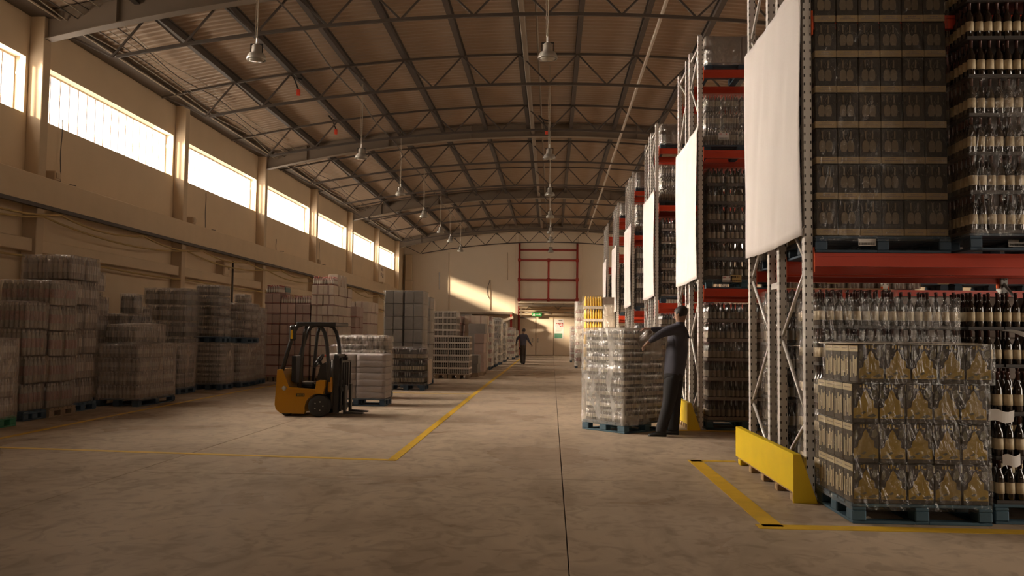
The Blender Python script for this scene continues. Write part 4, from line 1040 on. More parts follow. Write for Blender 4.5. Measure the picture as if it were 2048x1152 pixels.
# pale packs at the right of the second rack's first shelf
for i in range(9):
    put('bottle_pack', 'bottle pack', f'pale wrapped pack on second rack shelf, {ORD[i+1]} along seen under nearest beams', P_pack(3, 3, PETW, 'filmm'), (.21, .3, .33), (3.68+.225*i, RY[1]+.25, LEV[0]+.02), 0, 'pale packs on the second rack')
o = obj('support_board', G().cbox((3.5, RY[1]-.02, LEV[0]+.001), (5.0, RY[1]+.95, LEV[0]+.018), .004), 'wood'); tag(o, 'plywood board under the pale packs on the second rack', 'board')

# ------------------------------------------------------------------ goods along the right of the aisle, farther off
RWH = ('wine', 'capwhite', 'wine', 'capred')
stack(P_tray(4, 4, RWH, 'whitetray', .05), 'bottle_tray', 'tray', 'red-and-white bottle tray', 'end of right aisle', 1.03, 1.55, 48.4, 49.3, .10, 2, 2, 6, .31, 'L')
pallet('dark pallet under the red-and-white bottles at the far end', 1.0, 1.58, 48.4, 49.4, 0, 'bluedark', False)
film('film around the red-and-white bottles at the far end of the aisle', 1.0, 1.58, 48.35, 49.4, .1, 2.0, 'filmw', nz=6, amp=.03, du=.15, dv=.15, seed=90)
stack(P_tray(4, 4, RWH, 'whitetray', .4), 'bottle_tray', 'tray', 'pale red-capped tray', 'behind yellow bottle stack', 1.06, 1.7, 39.5, 40.6, .12, 2, 2, 8, .36, 'L')
pallet('dark pallet under the pale red-capped trays', 1.04, 1.72, 39.5, 40.6, 0, 'bluedark', False)
film('bright film around the pale red-capped trays', 1.04, 1.72, 39.45, 40.6, .1, 3.0, 'filmw', nz=8, amp=.03, du=.15, dv=.15, seed=91)
GOLD = ('gold', 'gold', 'gold', 'gold')
stack(P_tray(7, 6, GOLD, 'whitetray', .22, can_bottle), 'bottle_tray', 'tray', 'yellow bottle tray', 'by right aisle edge', 1.13, 1.78, 31.0, 32.0, .14, 1, 2, 6, .45, 'L')
pallet('dark pallet under the stack of yellow bottles', 1.10, 1.80, 31.0, 32.0, 0, 'bluedark', False)
film('bright film around the stack of yellow bottles', 1.10, 1.80, 30.96, 32.0, .1, 2.86, 'filmt', nz=6, amp=.03, du=.12, dv=.10, seed=92, pinch=.8)
stack(P_tray(3, 4, RWH, 'whitetray', .3), 'bottle_tray', 'tray', 'white-and-red bottle tray', 'behind worker\'s pallet', 1.14, 1.62, 26.8, 28.0, .12, 1, 2, 4, .33, 'L')
pallet('dark pallet under the white-and-red bottles', 1.12, 1.64, 26.8, 28.0, 0, 'bluedark', False)
film('bright film around the white-and-red bottles', 1.12, 1.64, 26.76, 28.0, .1, 1.46, 'filmw', nz=4, amp=.03, du=.12, dv=.10, seed=93)
o = obj('crate_lid', G().cbox((1.80, 30.9, 2.55), (2.2, 31.6, 2.80), .01), 'browncarton'); 
tag(o, 'brown carton on a shelf end right of the topmost yellow bottles', 'carton')
pallet('dark pallet under the pale tall load right of the yellow bottles', 1.82, 2.22, 30.9, 31.7, 0, 'bluedark', False)
stack(P_carton('palecarton'), 'carton', 'carton', 'pale carton', 'right of yellow bottles', 1.82, 2.22, 30.92, 31.68, .145, 1, 2, 6, .40, 'L')
film('bright film around the pale cartons right of the yellow bottles', 1.80, 2.24, 30.88, 31.7, .12, 2.55, 'filmw', nz=6, amp=.03, du=.12, dv=.12, seed=94)

# ------------------------------------------------------------------ goods along the window wall
PB = lambda a, b: P_pack(a, b, ('pet', 'petlabel', 'pet', 'petlabel'), 'filmm', amp=.03)
PD = lambda a, b: P_pack(a, b, ('clearbottle', 'pet', 'clearbottle', 'petlabel'), 'filmm', amp=.03)
PR = lambda a, b: P_pack(a, b, ('pet', 'maroon', 'pet', 'petlabel'), 'filmm', amp=.03)
def wl(where, x1, w, y0, d, z0, top, nx, ny, nz, proto, desc, pm='bluedark', seed=1, fm='filmm', side='R', amp=.03):
    pallet(f'{"green" if pm=="green" else "blue" if "blue" in pm else "wooden"} pallet under {desc}s {where}', x1-w, x1, y0, y0+d, z0, pm, y0 < 13.6)
    h = (top-z0-.146)/nz
    loose = not fm
    sk = (lambda i, j, k: k == nz-1 and (i*3+j*5+seed) % 4 == 0) if fm is None else None
    stack(proto, 'bottle_pack', 'bottle pack', desc, where, x1-w+.01, x1-.01, y0+.01, y0+d-.01, z0+.146, nx, ny, nz, h, side, jit=.03 if loose else .012, skip=sk)
    if fm: film(f'loose film over the {desc}s {where}', x1-w, x1, y0, y0+d, z0+.12, top+.005, fm, nz=nz, amp=amp, du=.09, dv=.08, seed=seed)
wl('on green pallet', -7.76, 1.0, 11.75, .70, 0, 1.26, 3, 2, 4, PB(5, 5), 'grey bottle pack', 'green', 101)
wl('beside the green-pallet stack', -8.00, .85, 13.0, .62, 0, 1.84, 2, 1, 4, PR(5, 5), 'red-tinged bottle pack', 'bluedark', 102, None)
wl('in second tall wall stack', -7.98, .95, 13.66, .78, 0, 2.21, 2, 2, 5, PR(5, 4), 'red-tinged bottle pack', 'oldwood', 103, None)
wl('in tallest wall stack', -8.14, .95, 14.5, .9, 0, 2.69, 2, 2, 6, PB(5, 5), 'pale bottle pack', 'bluedark', 104, 0)
wl('on low wide wall pallet', -7.60, .84, 15.87, 1.58, 0, 1.16, 2, 3, 4, PB(5, 6), 'brownish bottle pack', 'bluedark', 105, amp=.035)
stack(PD(5, 5), 'bottle_pack', 'bottle pack', 'loose bottle pack', 'atop low wide pallet', -8.42, -7.80, 16.1, 17.2, 1.185, 2, 3, 1, .34, 'R', seen_top=False)
film('milky film over the loose packs atop the low wide pallet', -8.1, -7.76, 16.0, 17.25, 1.18, 1.54, 'filmm', nz=1, amp=.05, du=.07, dv=.06, seed=106)
wl('behind low wide pallet', -8.62, .8, 15.75, .95, 0, 2.06, 2, 2, 5, PB(5, 5), 'crinkled bottle pack', 'bluedark', 107, None)
wl('second behind low pallet', -8.52, .7, 17.5, .8, 0, 2.17, 2, 2, 5, PD(5, 5), 'crinkled bottle pack', 'bluedark', 108, None)
wl('by wall beyond tallest stack', -9.25, .8, 16.9, .8, 0, 2.62, 2, 2, 6, PB(5, 5), 'shiny bottle pack', 'bluedark', 109, None)
wl('in low stack mid-wall', -8.30, .62, 19.2, .95, 0, 1.12, 2, 2, 3, PD(5, 5), 'dark bottle pack', 'bluedark', 110)
wl('in small stack mid-wall', -8.95, .55, 18.9, .7, 0, 1.95, 1, 2, 5, PD(5, 5), 'dark bottle pack', 'bluedark', 111, None)
wl('in broad stack mid-wall', -8.60, 1.05, 20.25, .75, 0, 2.43, 3, 2, 6, PD(5, 5), 'dark bottle pack', 'bluedark', 112, fm='filmc')
wl('in paired stack, lower', -8.02, .66, 20.98, .84, 0, 1.14, 2, 2, 4, PD(5, 5), 'dark bottle pack', 'bluedark', 113)
wl('in paired stack, upper', -8.10, .66, 21.05, .74, 1.15, 2.57, 2, 2, 5, PD(5, 5), 'dark bottle pack', 'bluedark', 114, None)
wl('in farther paired stack, lower', -7.93, .62, 22.1, 1.2, 0, 1.12, 2, 2, 4, PB(5, 5), 'dim bottle pack', 'bluedark', 115)
wl('in farther paired stack, upper', -7.90, .66, 22.3, 1.0, 1.13, 2.41, 2, 2, 5, PB(5, 5), 'dim bottle pack', 'bluedark', 116, None)
wl('left of red-capped cartons', -8.02, .5, 23.6, .7, 0, 2.1, 1, 2, 5, PB(5, 5), 'narrow bottle pack', 'bluedark', 117)
# cartons with red and teal bands
def col(where, x0, x1, y0, y1, nz, h, band, m='palecarton', nx=2, ny=2, z0=.146, nm='banded_carton', desc=None, jit=.01, pal=True):
    if pal: pallet(f'wooden pallet under the {desc}s {where}', x0, x1, y0, y1, 0, 'oldwood', False)
    return stack(P_carton(m, band, 'pinkcarton' if m == 'palecarton' else None, .006), nm, 'carton', desc, where, x0, x1, y0, y1, z0, nx, ny, nz, h, 'R', jit=jit, seen_top=False)
bands = [(.05,.17,'brick'), (.45,.80,'teal'), (.05,.16,'brick')]
for c, (xa, xb, n) in enumerate(((-8.32, -7.88, 8), (-7.87, -7.43, 7), (-7.42, -7.0, 7))):
    zt = col(f'in {ORD[c+1]} banded column', xa, xb, 25.0, 26.1, n, .30, (.04, .15, 'brick'), 'pinkcarton', 2, 2, desc='red-banded carton')
    put('bottle_tray', 'tray', f'tray of red-capped bottles topping the {ORD[c+1]} banded column', P_tray(6, 8, ('pinkcarton', 'capwhite', 'pinkcarton', 'capred'), 'brick', .1), (.43, .55, .25), ((xa+xb)/2, 25.29, zt), 0, 'red-capped trays')
    if c != 1: put('banded_carton', 'carton', f'flat teal-banded carton laid behind the top of the {ORD[c+1]} banded column', P_carton('pinkcarton', (.3,.8,'teal'), None), (.4, .48, .26), ((xa+xb)/2, 25.83, zt), 0, 'teal-banded cartons')
zt = col('in tall pale stack', -6.96, -6.30, 25.0, 27.2, 9, .295, (.03, .10, 'brick'), 'palecarton', 2, 4, desc='pale carton', jit=.02)
put('bottle_tray', 'tray', 'tray of red-capped bottles on the tall pale stack, left', P_tray(5, 5, ('pinkcarton', 'capwhite', 'pinkcarton', 'capred'), 'brick', .1), (.32, .5, .26), (-6.8, 25.3, zt), 0, 'red-capped trays')
put('bottle_tray', 'tray', 'tray of red-capped bottles on the tall pale stack, right', P_tray(5, 5, ('pinkcarton', 'capwhite', 'pinkcarton', 'capred'), 'brick', .1), (.32, .5, .26), (-6.47, 25.3, zt), 0, 'red-capped trays')
for i in range(3): put('carton', 'carton', f'pale upright carton on the tall pale stack, {ORD[i+1]} behind the bottles', P_carton('palecarton', None, None), (.3, .35, .36), (-6.5, 25.8+.42*i, zt), .06*i, 'upright pale cartons')
col('beyond tall pale stack', -7.2, -6.40, 28.3, 29.4, 6, .36, (.05, .12, 'brick'), 'pinkcarton', 2, 2, desc='creased carton', jit=.02)
col('second beyond tall stack', -7.3, -6.42, 30.2, 32.0, 6, .40, (.05, .12, 'brick'), 'palecarton', 2, 3, desc='creased carton', jit=.02)

# ------------------------------------------------------------------ the middle of the left side
pallet('dark blue pallet under the grey wrapped bundles behind the forklift', -4.34, -3.21, 16.81, 17.55, 0, 'bluedark')
stack(P_sack(), 'bundle', 'bundle', 'grey wrapped bundle', 'behind forklift', -4.345, -3.205, 16.82, 17.54, .146, 2, 1, 7, .122, 'R', jit=.005)
film('taut film around the grey bundles behind the forklift', -4.35, -3.20, 16.80, 17.56, .12, 1.01, 'filmt', nz=7, amp=.018, du=.06, dv=.03, seed=120)
wl('behind the grey bundles', -3.55, 1.1, 18.7, .85, 0, 1.36, 4, 2, 4, PD(4, 4), 'brown bottle pack', 'bluedark', 121, 'filmc')
o = obj('crumpled_film', film_mesh(.75, .35, .16, 2, .07, .05, .04, 123, True, 'filmc'), loc=(-3.95, 17.2, 1.01)); tag(o, 'crumpled heap of clear film on top of the grey bundles', 'film')
pallet('dark blue pallet under the dark wrapped bottles', -4.12, -3.19, 21.9, 22.72, 0, 'bluedark', False)
stack(P_tray(5, 5, ('glass', 'dimlabel', 'glass', 'cap'), 'darkcrate', .08), 'bottle_tray', 'tray', 'dark bottle tray', 'below grey cartons', -4.11, -3.20, 21.91, 22.71, .146, 3, 2, 3, .30, 'R')
film('glossy clear film around the dark bottles below the grey cartons', -4.13, -3.18, 21.88, 22.73, .12, 1.08, 'filmc', nz=3, amp=.04, du=.07, dv=.05, seed=124, top=True)
put('carton', 'carton', 'pale flat carton leaning at the side of the dark wrapped bottles', P_carton('palecarton'), (.05, .5, .62), (-3.11, 22.3, .15), 0)
for j, (y0, tp, wh) in enumerate(((22.95, 2.56, 'in tall grey stack'), (24.25, 2.45, 'in second grey stack'))):
    pallet(f'dark pallet under the grey cartons {wh}', -4.45, -3.40, y0, y0+.95, 0, 'bluedark', False)
    for hx, hw, n0 in ((-4.44, 'left half of ', 0), (-3.905, 'right half of ', 1)): stack(P_carton('greycarton', None, None, .014), 'grey_carton', 'carton', 'grey carton', hw+wh.replace('in ', ''), hx, hx+.495, y0+.01, y0+.94, .146, 2, 2, 7, (tp-.146)/7, 'R', jit=.005, seen_top=False, group=f'grey cartons {wh}')
    film(f'wrinkled film around the grey cartons {wh}', -4.46, -3.39, y0, y0+.95, .12, tp+.004, 'filmt', nz=7, amp=.025, du=.07, dv=.06, seed=126+j)
# crates of small bottles
CB = ('clearbottle', 'greyglass', 'clearbottle', 'capwhite')
CR = P_crate(11, 8, CB, 'whitetray', .2)
pallet('reddish wooden pallet under the crates, left', -4.04, -3.36, 28.16, 29.2, 0, 'oldwood', False); pallet('reddish wooden pallet under the crates, right', -3.34, -2.66, 28.16, 29.2, 0, 'oldwood', False)
stack(CR, 'bottle_crate', 'crate', 'white-rimmed crate', 'in lower crate stack', -4.04, -2.66, 28.16, 29.2, .146, 2, 1, 6, .205, 'R', jit=.004)
stack(CR, 'bottle_crate', 'crate', 'white-rimmed crate', 'in upper crate stack', -4.0, -3.08, 28.18, 29.2, 1.376, 2, 1, 4, .20, 'R', jit=.004, seen_top=False)
for c, (x0, x1, y0, y1, n, h, m, d, wh) in enumerate([(-2.78,-2.47,29.4,30.2,2,.30,'greycarton','small carton','beside crate stacks'), (-2.72,-2.38,30.6,31.9,4,.33,'pinkcarton','pale carton','behind crate stacks'), (-3.1,-2.46,32.2,33.4,5,.34,'greycarton','patterned carton','second behind crates'), (-3.4,-2.55,34.0,35.4,6,.34,'palecarton','pale carton','third behind crates')]):
    col(wh, x0, x1, y0, y1, n, h, None, m, 1 if x1-x0 < .4 else 2, 2, desc=d, jit=.02)
for c, (y0, y1, tp, mats, tr, d, wh) in enumerate([(36.1, 37.9, 2.2, RWH, 'whitetray', 'mixed bottle tray', 'fourth behind crates'), (39.4, 41.0, 1.1, PETW, 'whitetray', 'white bottle tray', 'low stack past crates'), (42.6, 44.6, 2.29, CB, 'palecarton', 'brown bottle tray', 'past low stack'), (47.2, 49.2, 2.15, CB, 'whitetray', 'pale bottle tray', 'well past crates'), (53.4, 55.4, 1.95, RWH, 'whitetray', 'red bottle tray', 'by walking man'), (58.5, 60.5, 1.8, PETW, 'whitetray', 'white bottle tray', 'before lean-to shed')]):
    x1 = -2.52+.2*(c > 3); pallet(f'dark pallet under the {d}s {wh}', x1-.95, x1, y0, y1, 0, 'bluedark', False)
    n = max(3, int((tp-.14)/.34)); stack(P_tray(5, 5, mats, tr, .2), 'bottle_tray', 'tray', d, wh, x1-.95, x1, y0, y1, .146, 2, 2, n, (tp-.146)/n, 'R', jit=.03, seen_top=False)
    film(f'pale film around the {d}s {wh}', x1-.97, x1+.01, y0-.02, y1, .12, tp+.01, 'filmw', nz=n, amp=.04, du=.16, dv=.14, seed=130+c)
for c, (x0, y0, tp, d, wh) in enumerate([(-4.6, 33.5, 2.15, 'faded carton', 'deep behind crates'), (-4.4, 38.5, 2.2, 'faded carton', 'deeper behind crates')]):
    col(wh, x0, x0+1.1, y0, y0+1.2, 6, (tp-.146)/6, (.05,.2,'brick'), 'pinkcarton', 2, 2, desc=d, jit=.02)

# ------------------------------------------------------------------ the pallet being wrapped by the worker
wang = math.radians(42.6); ux, uy = np.array([math.cos(wang), math.sin(wang)]), np.array([-math.sin(wang), math.cos(wang)])
wc = np.array([1.04, 12.62])+.50*ux+.43*uy
pallet('blue pallet turned at an angle beside the worker', wc[0]-.5, wc[0]+.5, wc[1]-.43, wc[1]+.43, 0, 'blue', True, wang)
before = set(COL.objects)
stack(P_pack(5, 5, ('clearbottle', 'paper', 'clearbottle', 'dimlabel'), 'filmt', can_bottle, 2, .008), 'jar_pack', 'jar pack', 'labelled jar pack', 'on turned blue pallet', wc[0]-.48, wc[0]+.48, wc[1]-.41, wc[1]+.41, .146, 4, 3, 8, .169, 'L', jit=.003, seen_top=True)
for o in set(COL.objects)-before:
    if o.parent is None:
        d = np.array(o.location[:2])-wc; p = wc+ux*d[0]+uy*d[1]; o.location = (p[0], p[1], o.location.z); o.rotation_euler.z += wang
o = obj('stretch_film', film_mesh(1.0, .86, 1.40, 8, .035, .045, .04, 140, True, 'filmw', .4), loc=(wc[0], wc[1], .11), rot=wang)
tag(o, 'bright shiny film wrapped round the jars on the turned blue pallet', 'film')

# ------------------------------------------------------------------ painted floor lines
def line(px, w, label, m='yellowline', z=.0):
    P = [Vector(p) for p in px]; g = G()
    for a, b in zip(P, P[1:]): g.bar((a.x, a.y, .0015), (b.x, b.y, .0015), w, .003)
    o = obj('floor_line', g, m); tag(o, label, 'floor marking', 'yellow floor lines', 'structure'); return o
def az(x, y): p = atz(x, y); return (p[0], p[1], 0)
c1 = az(785, 920)
line([c1, az(950, 787), az(1015, 738), (-2.02, 60, 0)], .105, 'long yellow floor line bounding the storage bays left of the aisle')
line([(c1[0]+.05, c1[1]-.02, 0), az(249, 903), az(-120, 891)], .10, 'yellow floor line running left in front of the forklift')
line([az(-60, 889), az(207, 835), az(488, 781), (-7.35, 24.5, 0)], .09, 'worn yellow floor line along the stacks by the window wall')
line([az(776, 785.5), az(945, 788)], .09, 'faint yellow cross line beyond the grey bundles')
a, b = az(1399, 922), az(1548, 1054)
line([(a[0]-.05, a[1]+.07, 0), b], .15, 'yellow floor line beside the nearest rack guard')
line([(b[0]-.12, b[1], 0), (8.5, b[1], 0)], .15, 'yellow floor line in front of the near blue pallets')
line([(a[0]-.1, a[1], 0), (2.06, a[1], 0)], .13, 'short yellow floor line at the back of the nearest rack guard')
line([(1.75, 13.22, 0), (8.5, 13.22, 0)], .12, 'yellow floor line in front of the second rack')
# ------------------------------------------------------------------ forklift
fx0 = atz(548, 833)[0]; FY = 14.45
fl = thing('forklift', 'small yellow forklift with black overhead guard parked before the grey bundles', 'forklift', (fx0, FY, 0))
Wf = .92
g = G()
body = [(.02,.12),(.0,.20),(.03,.78),(.115,.785),(.24,.49),(.68,.455),(.69,.585),(.74,.61),(.84,.605),(.83,.50),(.81,.385)]
arch = [(.74+.235*math.cos(a), .15+.235*math.sin(a)) for a in np.linspace(math.radians(75), math.radians(192), 10)]
outer = body+arch+[(.50,.05),(.10,.055)]
def slab(poly, y0, y1): g.prism(poly, y0, y1, 'y')
slab(outer, 0, .10); slab(outer, Wf-.10, Wf)
slab([(.02,.12),(.0,.20),(.03,.78),(.115,.785),(.24,.49),(.30,.46),(.30,.06),(.10,.055)], .10, Wf-.10)
slab([(.30,.07),(.30,.44),(.48,.44),(.48,.07)], .10, Wf-.10)
obj('chassis', g, 'forkyellow', fl)
for y0, y1 in ((-.018, .0), (Wf, Wf+.018)): obj('side_rail', G().box((.25, y0, .425), (.67, y1, .45)), 'forkyellow', fl)
obj('footwell', G().prism([(.30,.44),(.69,.44),(.69,.60),(.83,.60),(.83,.36),(.60,.36),(.48,.30),(.30,.30)], .105, Wf-.105, 'y'), 'blacksteel', fl)
obj('name_plate', G().box((.36,-.004,.335),(.50,.0,.385)), 'black', fl)
pl = G()
for i in range(5): pl.box((.376+.024*i,-.006,.348),(.392+.024*i,-.003,.372))
obj('plate_lettering', pl, 'ochre', fl)
def wheel(name, x, z, r, y0, y1, parent):
    w = obj(name, G().lathe([(r*.6,y0),(r*.92,y0),(r,y0+.02),(r,y1-.02),(r*.92,y1),(r*.6,y1)], 24, (x,0,z), axis='y'), 'rubber', parent, smooth=True)
    obj('wheel_hub', G().lathe([(.001,y0+.01),(r*.25,y0+.0),(r*.3,y0+.02),(r*.55,y0+.03),(r*.6,y0+.005),(r*.6,y1-.005),(.001,y1-.01)], 16, (x,0,z), axis='y'), 'hub', w, smooth=True)
    lug = G()
    for k in range(5): a = 2*math.pi*k/5; lug.lathe([(.012,y0-.004),(.012,y0+.03)], 6, (x+r*.4*math.cos(a),0,z+r*.4*math.sin(a)), axis='y')
    obj('wheel_nuts', lug, 'lampgrey', w, kind='stuff')
    return w
wheel('front_wheel', .74, .182, .182, .0, .15, fl); wheel('front_wheel', .74, .182, .182, Wf-.15, Wf, fl)
wheel('rear_wheel', .16, .10, .10, .12, .24, fl); wheel('rear_wheel', .16, .10, .10, Wf-.24, Wf-.12, fl)
# overhead guard
for y in (.05, Wf-.05):
    obj('rear_post', G().tube([(.10,y,.76),(.20,y,1.14),(.26,y,1.34),(.33,y,1.50),(.42,y,1.535)], .034, 8), 'blacksteel', fl, smooth=True)
    obj('front_post', G().tube([(.885,y,.58),(.875,y,.90),(.845,y,1.22),(.80,y,1.40),(.74,y,1.50),(.66,y,1.53)], .032, 8), 'blacksteel', fl, smooth=True)
    obj('middle_post', G().tube([(.40,y+.02*(1 if y < .4 else -1),.46),(.435,y,1.10),(.46,y,1.38),(.50,y,1.52)], .030, 8), 'blacksteel', fl, smooth=True)
    obj('roof_rail', G().cbox((.33,y-.04,1.505),(1.0,y+.04,1.575),.012), 'blacksteel', fl)
for i in range(6): obj('roof_bar', G().cbox((.40+.105*i,.09,1.53),(.43+.105*i,Wf-.09,1.56),.006), 'blacksteel', fl)
obj('front_crossbar', G().cbox((.965,.05,1.505),(1.0,Wf-.05,1.57),.01), 'blacksteel', fl)
lp = obj('rear_lamp', G().cbox((.215,-.02,1.26),(.33,.05,1.52),.03), 'blacksteel', fl); obj('amber_reflector', G().cbox((.25,-.03,1.29),(.285,-.018,1.44),.005), 'gold', lp)
obj('side_light', G().lathe([(.001,-.02),(.03,-.015),(.04,.0)], 10, (.155,0,.47), axis='y'), 'lampgrey', fl, smooth=True)
# seat, steering, console
s = obj('seat', G().cbox((.30,.22,.44),(.60,.70,.56),.035), 'seat', fl)
obj('backrest', G().add([(.20,.24,.58),(.28,.24,.55),(.27,.24,1.0),(.20,.24,1.0),(.20,.68,.58),(.28,.68,.55),(.27,.68,1.0),(.20,.68,1.0)], [(0,1,2,3),(7,6,5,4),(0,4,5,1),(1,5,6,2),(2,6,7,3),(3,7,4,0)]), 'seat', s)
obj('console', G().prism([(.66,.44),(.66,.62),(.72,.86),(.80,.90),(.86,.80),(.86,.40)], .14, Wf-.14, 'y'), 'blacksteel', fl)
sc_ = obj('steering_column', G().tube([(.74,.40,.74),(.62,.40,.92)], .025, 8), 'blacksteel', fl)
ring = [(.62+.13*math.cos(a)*.55, .40+.13*math.sin(a), .92+.13*math.cos(a)*.83) for a in np.linspace(0, 2*math.pi, 19)]
obj('steering_wheel', G().tube(ring, .013, 6).bar(ring[0], ring[9], .015, .012).bar(ring[4], ring[13], .015, .012), 'blacksteel', sc_)
for y in (.58, .64): lv = obj('lever', G().tube([(.74,y,.84),(.70,y,1.0)], .009, 6), 'blacksteel', fl); obj('knob', G().lathe([(.001,-.022),(.02,-.012),(.022,.005),(.001,.022)], 8, (.70,y,1.01)), 'redflag', lv)
# mast, carriage and forks
for y in (.20, Wf-.20):
    obj('mast_rail', G().cbox((.94,y-.05,.06),(1.03,y+.05,1.02),.008), 'blacksteel', fl); obj('inner_rail', G().cbox((1.0,y-.03+.05*(1 if y < .4 else -1),.08),(1.06,y+.03+.05*(1 if y < .4 else -1),.98),.006), 'blacksteel', fl)
    obj('lift_cylinder', G().tube([(.92,y,.12),(.92,y,.95)], .03, 8), 'hub', fl, smooth=True)
for z in (.10, .52, .98): obj('mast_tie', G().cbox((.94,.18,z),(1.0,Wf-.18,z+.06),.006), 'blacksteel', fl)
ca = obj('carriage', G().cbox((1.06,.12,.12),(1.10,Wf-.12,.19),.006).cbox((1.06,.12,.42),(1.10,Wf-.12,.49),.006), 'blacksteel', fl)
for y in (.14, .30, .46, .62, .78): obj('backrest_bar', G().box((1.07,y-.012,.49),(1.09,y+.012,.92)), 'blacksteel', ca)
obj('backrest_top', G().box((1.07,.12,.90),(1.09,Wf-.12,.93)), 'blacksteel', ca)
for y in (.26, .66): obj('fork', G().prism([(1.10,.04),(1.10,.52),(1.14,.52),(1.14,.08),(1.42,.065),(1.45,.05),(1.42,.04)], y-.05, y+.05, 'y'), 'blacksteel', fl)
obj('dash_cover', G().cbox((.86,.08,.40),(.93,Wf-.08,.66),.02), 'forkyellow', fl)

# ------------------------------------------------------------------ people
def skin_mesh(chains, sub=2):
    """chains: list of lists of (point, radius); a chain may start at an existing (chain, index) pair"""
    me = bpy.data.meshes.new('sk'); vs = []; es = []; rad = []; loc = {}
    for ci, ch in enumerate(chains):
        prev = None
        for pi, it in enumerate(ch):
            if isinstance(it, tuple) and len(it) == 2 and isinstance(it[0], int): prev = loc[it]; continue
            p, r = it; vs.append(tuple(map(float, p))); rad.append(r); loc[(ci, pi)] = len(vs)-1
            if prev is not None: es.append((prev, len(vs)-1))
            prev = len(vs)-1
    me.from_pydata(vs, es, []); o = bpy.data.objects.new('sk', me); COL.objects.link(o)
    o.modifiers.new('s', 'SKIN'); 
    for i, sv in enumerate(me.skin_vertices[0].data):
        r = rad[i]; sv.radius = r if isinstance(r, tuple) else (r, r); sv.use_root = (i == 0)
    m2 = o.modifiers.new('u', 'SUBSURF'); m2.levels = sub; m2.render_levels = sub
    dg = bpy.context.evaluated_depsgraph_get(); ev = o.evaluated_get(dg); out = bpy.data.meshes.new_from_object(ev)
    V = [tuple(v.co) for v in out.vertices]; F = [tuple(p.vertices) for p in out.polygons]
    bpy.data.objects.remove(o); bpy.data.meshes.remove(me); bpy.data.meshes.remove(out)
    return V, F
def person(label, J, mats, scale=1.0, group=None):
    """J: joints in world metres; hands get palms and five fingers"""
    j = {k: Vector(map(float, v)) for k, v in J.items()}; s = scale
    base = (j['hip'].x, j['hip'].y, 0)
    root = Vector(base)
    j = {k: v-root for k, v in j.items()}
    mid = lambda a, b, t=.5: a.lerp(b, t)
    chest = mid(j['neck'], j['hip'], .36); belly = mid(j['neck'], j['hip'], .70)
    up = (j['head']-j['neck']).normalized()
    chains = [[(j['hip'], (.180*s,.145*s)), (belly, (.180*s,.140*s)), (chest, (.195*s,.140*s)), (mid(chest, j['neck'], .72), (.135*s,.105*s)), (j['neck'], .054*s), (j['head']-up*.060*s, (.068*s,.076*s)), (j['head']+up*.02*s, (.090*s,.102*s)), (j['head']+up*.085*s, (.068*s,.080*s))]]
    for sd in ('l', 'r'):
        chains.append([(0, 2), (j['sho_'+sd], .092*s), (mid(j['sho_'+sd], j['elb_'+sd], .5), .076*s), (j['elb_'+sd], .060*s), (mid(j['elb_'+sd], j['wri_'+sd], .45), .055*s), (j['wri_'+sd], .031*s)])
        hp = mid(j['hip'], j['kne_'+sd], .16)+(j['kne_'+sd]-j['hip'])*0
        hipj = j['hip']+(j['kne_'+sd]-j['hip'])*.12; lat = Vector((j['kne_'+sd].x-j['hip'].x, j['kne_'+sd].y-j['hip'].y, 0))*.7
        chains.append([(0, 0), (hipj+lat*.6+Vector((0,0,-.02)), .128*s), (mid(hipj, j['kne_'+sd], .5)+lat*.2, .115*s), (j['kne_'+sd], .092*s), (mid(j['kne_'+sd], j['ank_'+sd], .4), .090*s), (j['ank_'+sd], .084*s), (j['ank_'+sd]-Vector((0,0,.035*s)), .078*s)])
    V, F = skin_mesh(chains)
    # hands: palm and five bent fingers, grown on their own
    for sd in ('l', 'r'):
        w = j['wri_'+sd]; d = (w-j['elb_'+sd]).normalized(); sidev = d.cross(Vector((0,0,1)))
        if sidev.length < .2: sidev = d.cross(Vector((1,0,0)))
        sidev.normalize(); nrm = sidev.cross(d).normalized(); c = -nrm if nrm.z > 0 else nrm
        ch = [[(w-d*.02*s, .026*s), (w+d*.045*s, (.040*s,.018*s)), (w+d*.085*s, (.040*s,.016*s))]]
        for q, (off, ln) in enumerate(((-.030,.066),(-.010,.078),(.010,.074),(.029,.058))):
            a = w+d*.075*s+sidev*off*s; b = a+d*ln*.45*s+c*.010*s; e = b+d*ln*.33*s+c*.022*s; f = e+d*ln*.12*s+c*.022*s
            ch.append([(a, .0105*s), (b, .0095*s), (e, .0088*s), (f, .0075*s)])
        a = w+d*.025*s-sidev*.032*s; ch.append([(a, .013*s), (a+d*.030*s-sidev*.024*s+c*.008*s, .0115*s), (a+d*.058*s-sidev*.030*s+c*.018*s, .009*s)])
        for cc in ch:
            hv, hf = skin_mesh([cc], 1); o = len(V); V += hv; F += [tuple(i+o for i in f) for f in hf]
    # face: nose, brow and ears on the head
    fw = Vector(J['face']).normalized(); rt = fw.cross(up).normalized(); h = j['head']
    g = G(); g.v = list(V); g.f = [list(f) for f in F]; g.m = [0]*len(F)
    hair_n = len(g.f)
    for cc in ([(h+fw*.080*s+up*.012*s, .018*s), (h+fw*.118*s-up*.018*s, .015*s)],):
        hv, hf = skin_mesh([cc], 1); g.add(hv, [list(f) for f in hf], 2)
    for sg in (-1, 1):
        hv, hf = skin_mesh([[(h+rt*sg*.088*s-fw*.005*s+up*.018*s, (.012*s,.022*s)), (h+rt*sg*.102*s-fw*.012*s-up*.016*s, (.008*s,.014*s))]], 1); g.add(hv, [list(f) for f in hf], 2)
    # clothing areas by position: 0 top, 1 trousers, 2 skin
    seg = {'top': [], 'leg': [], 'skin': []}
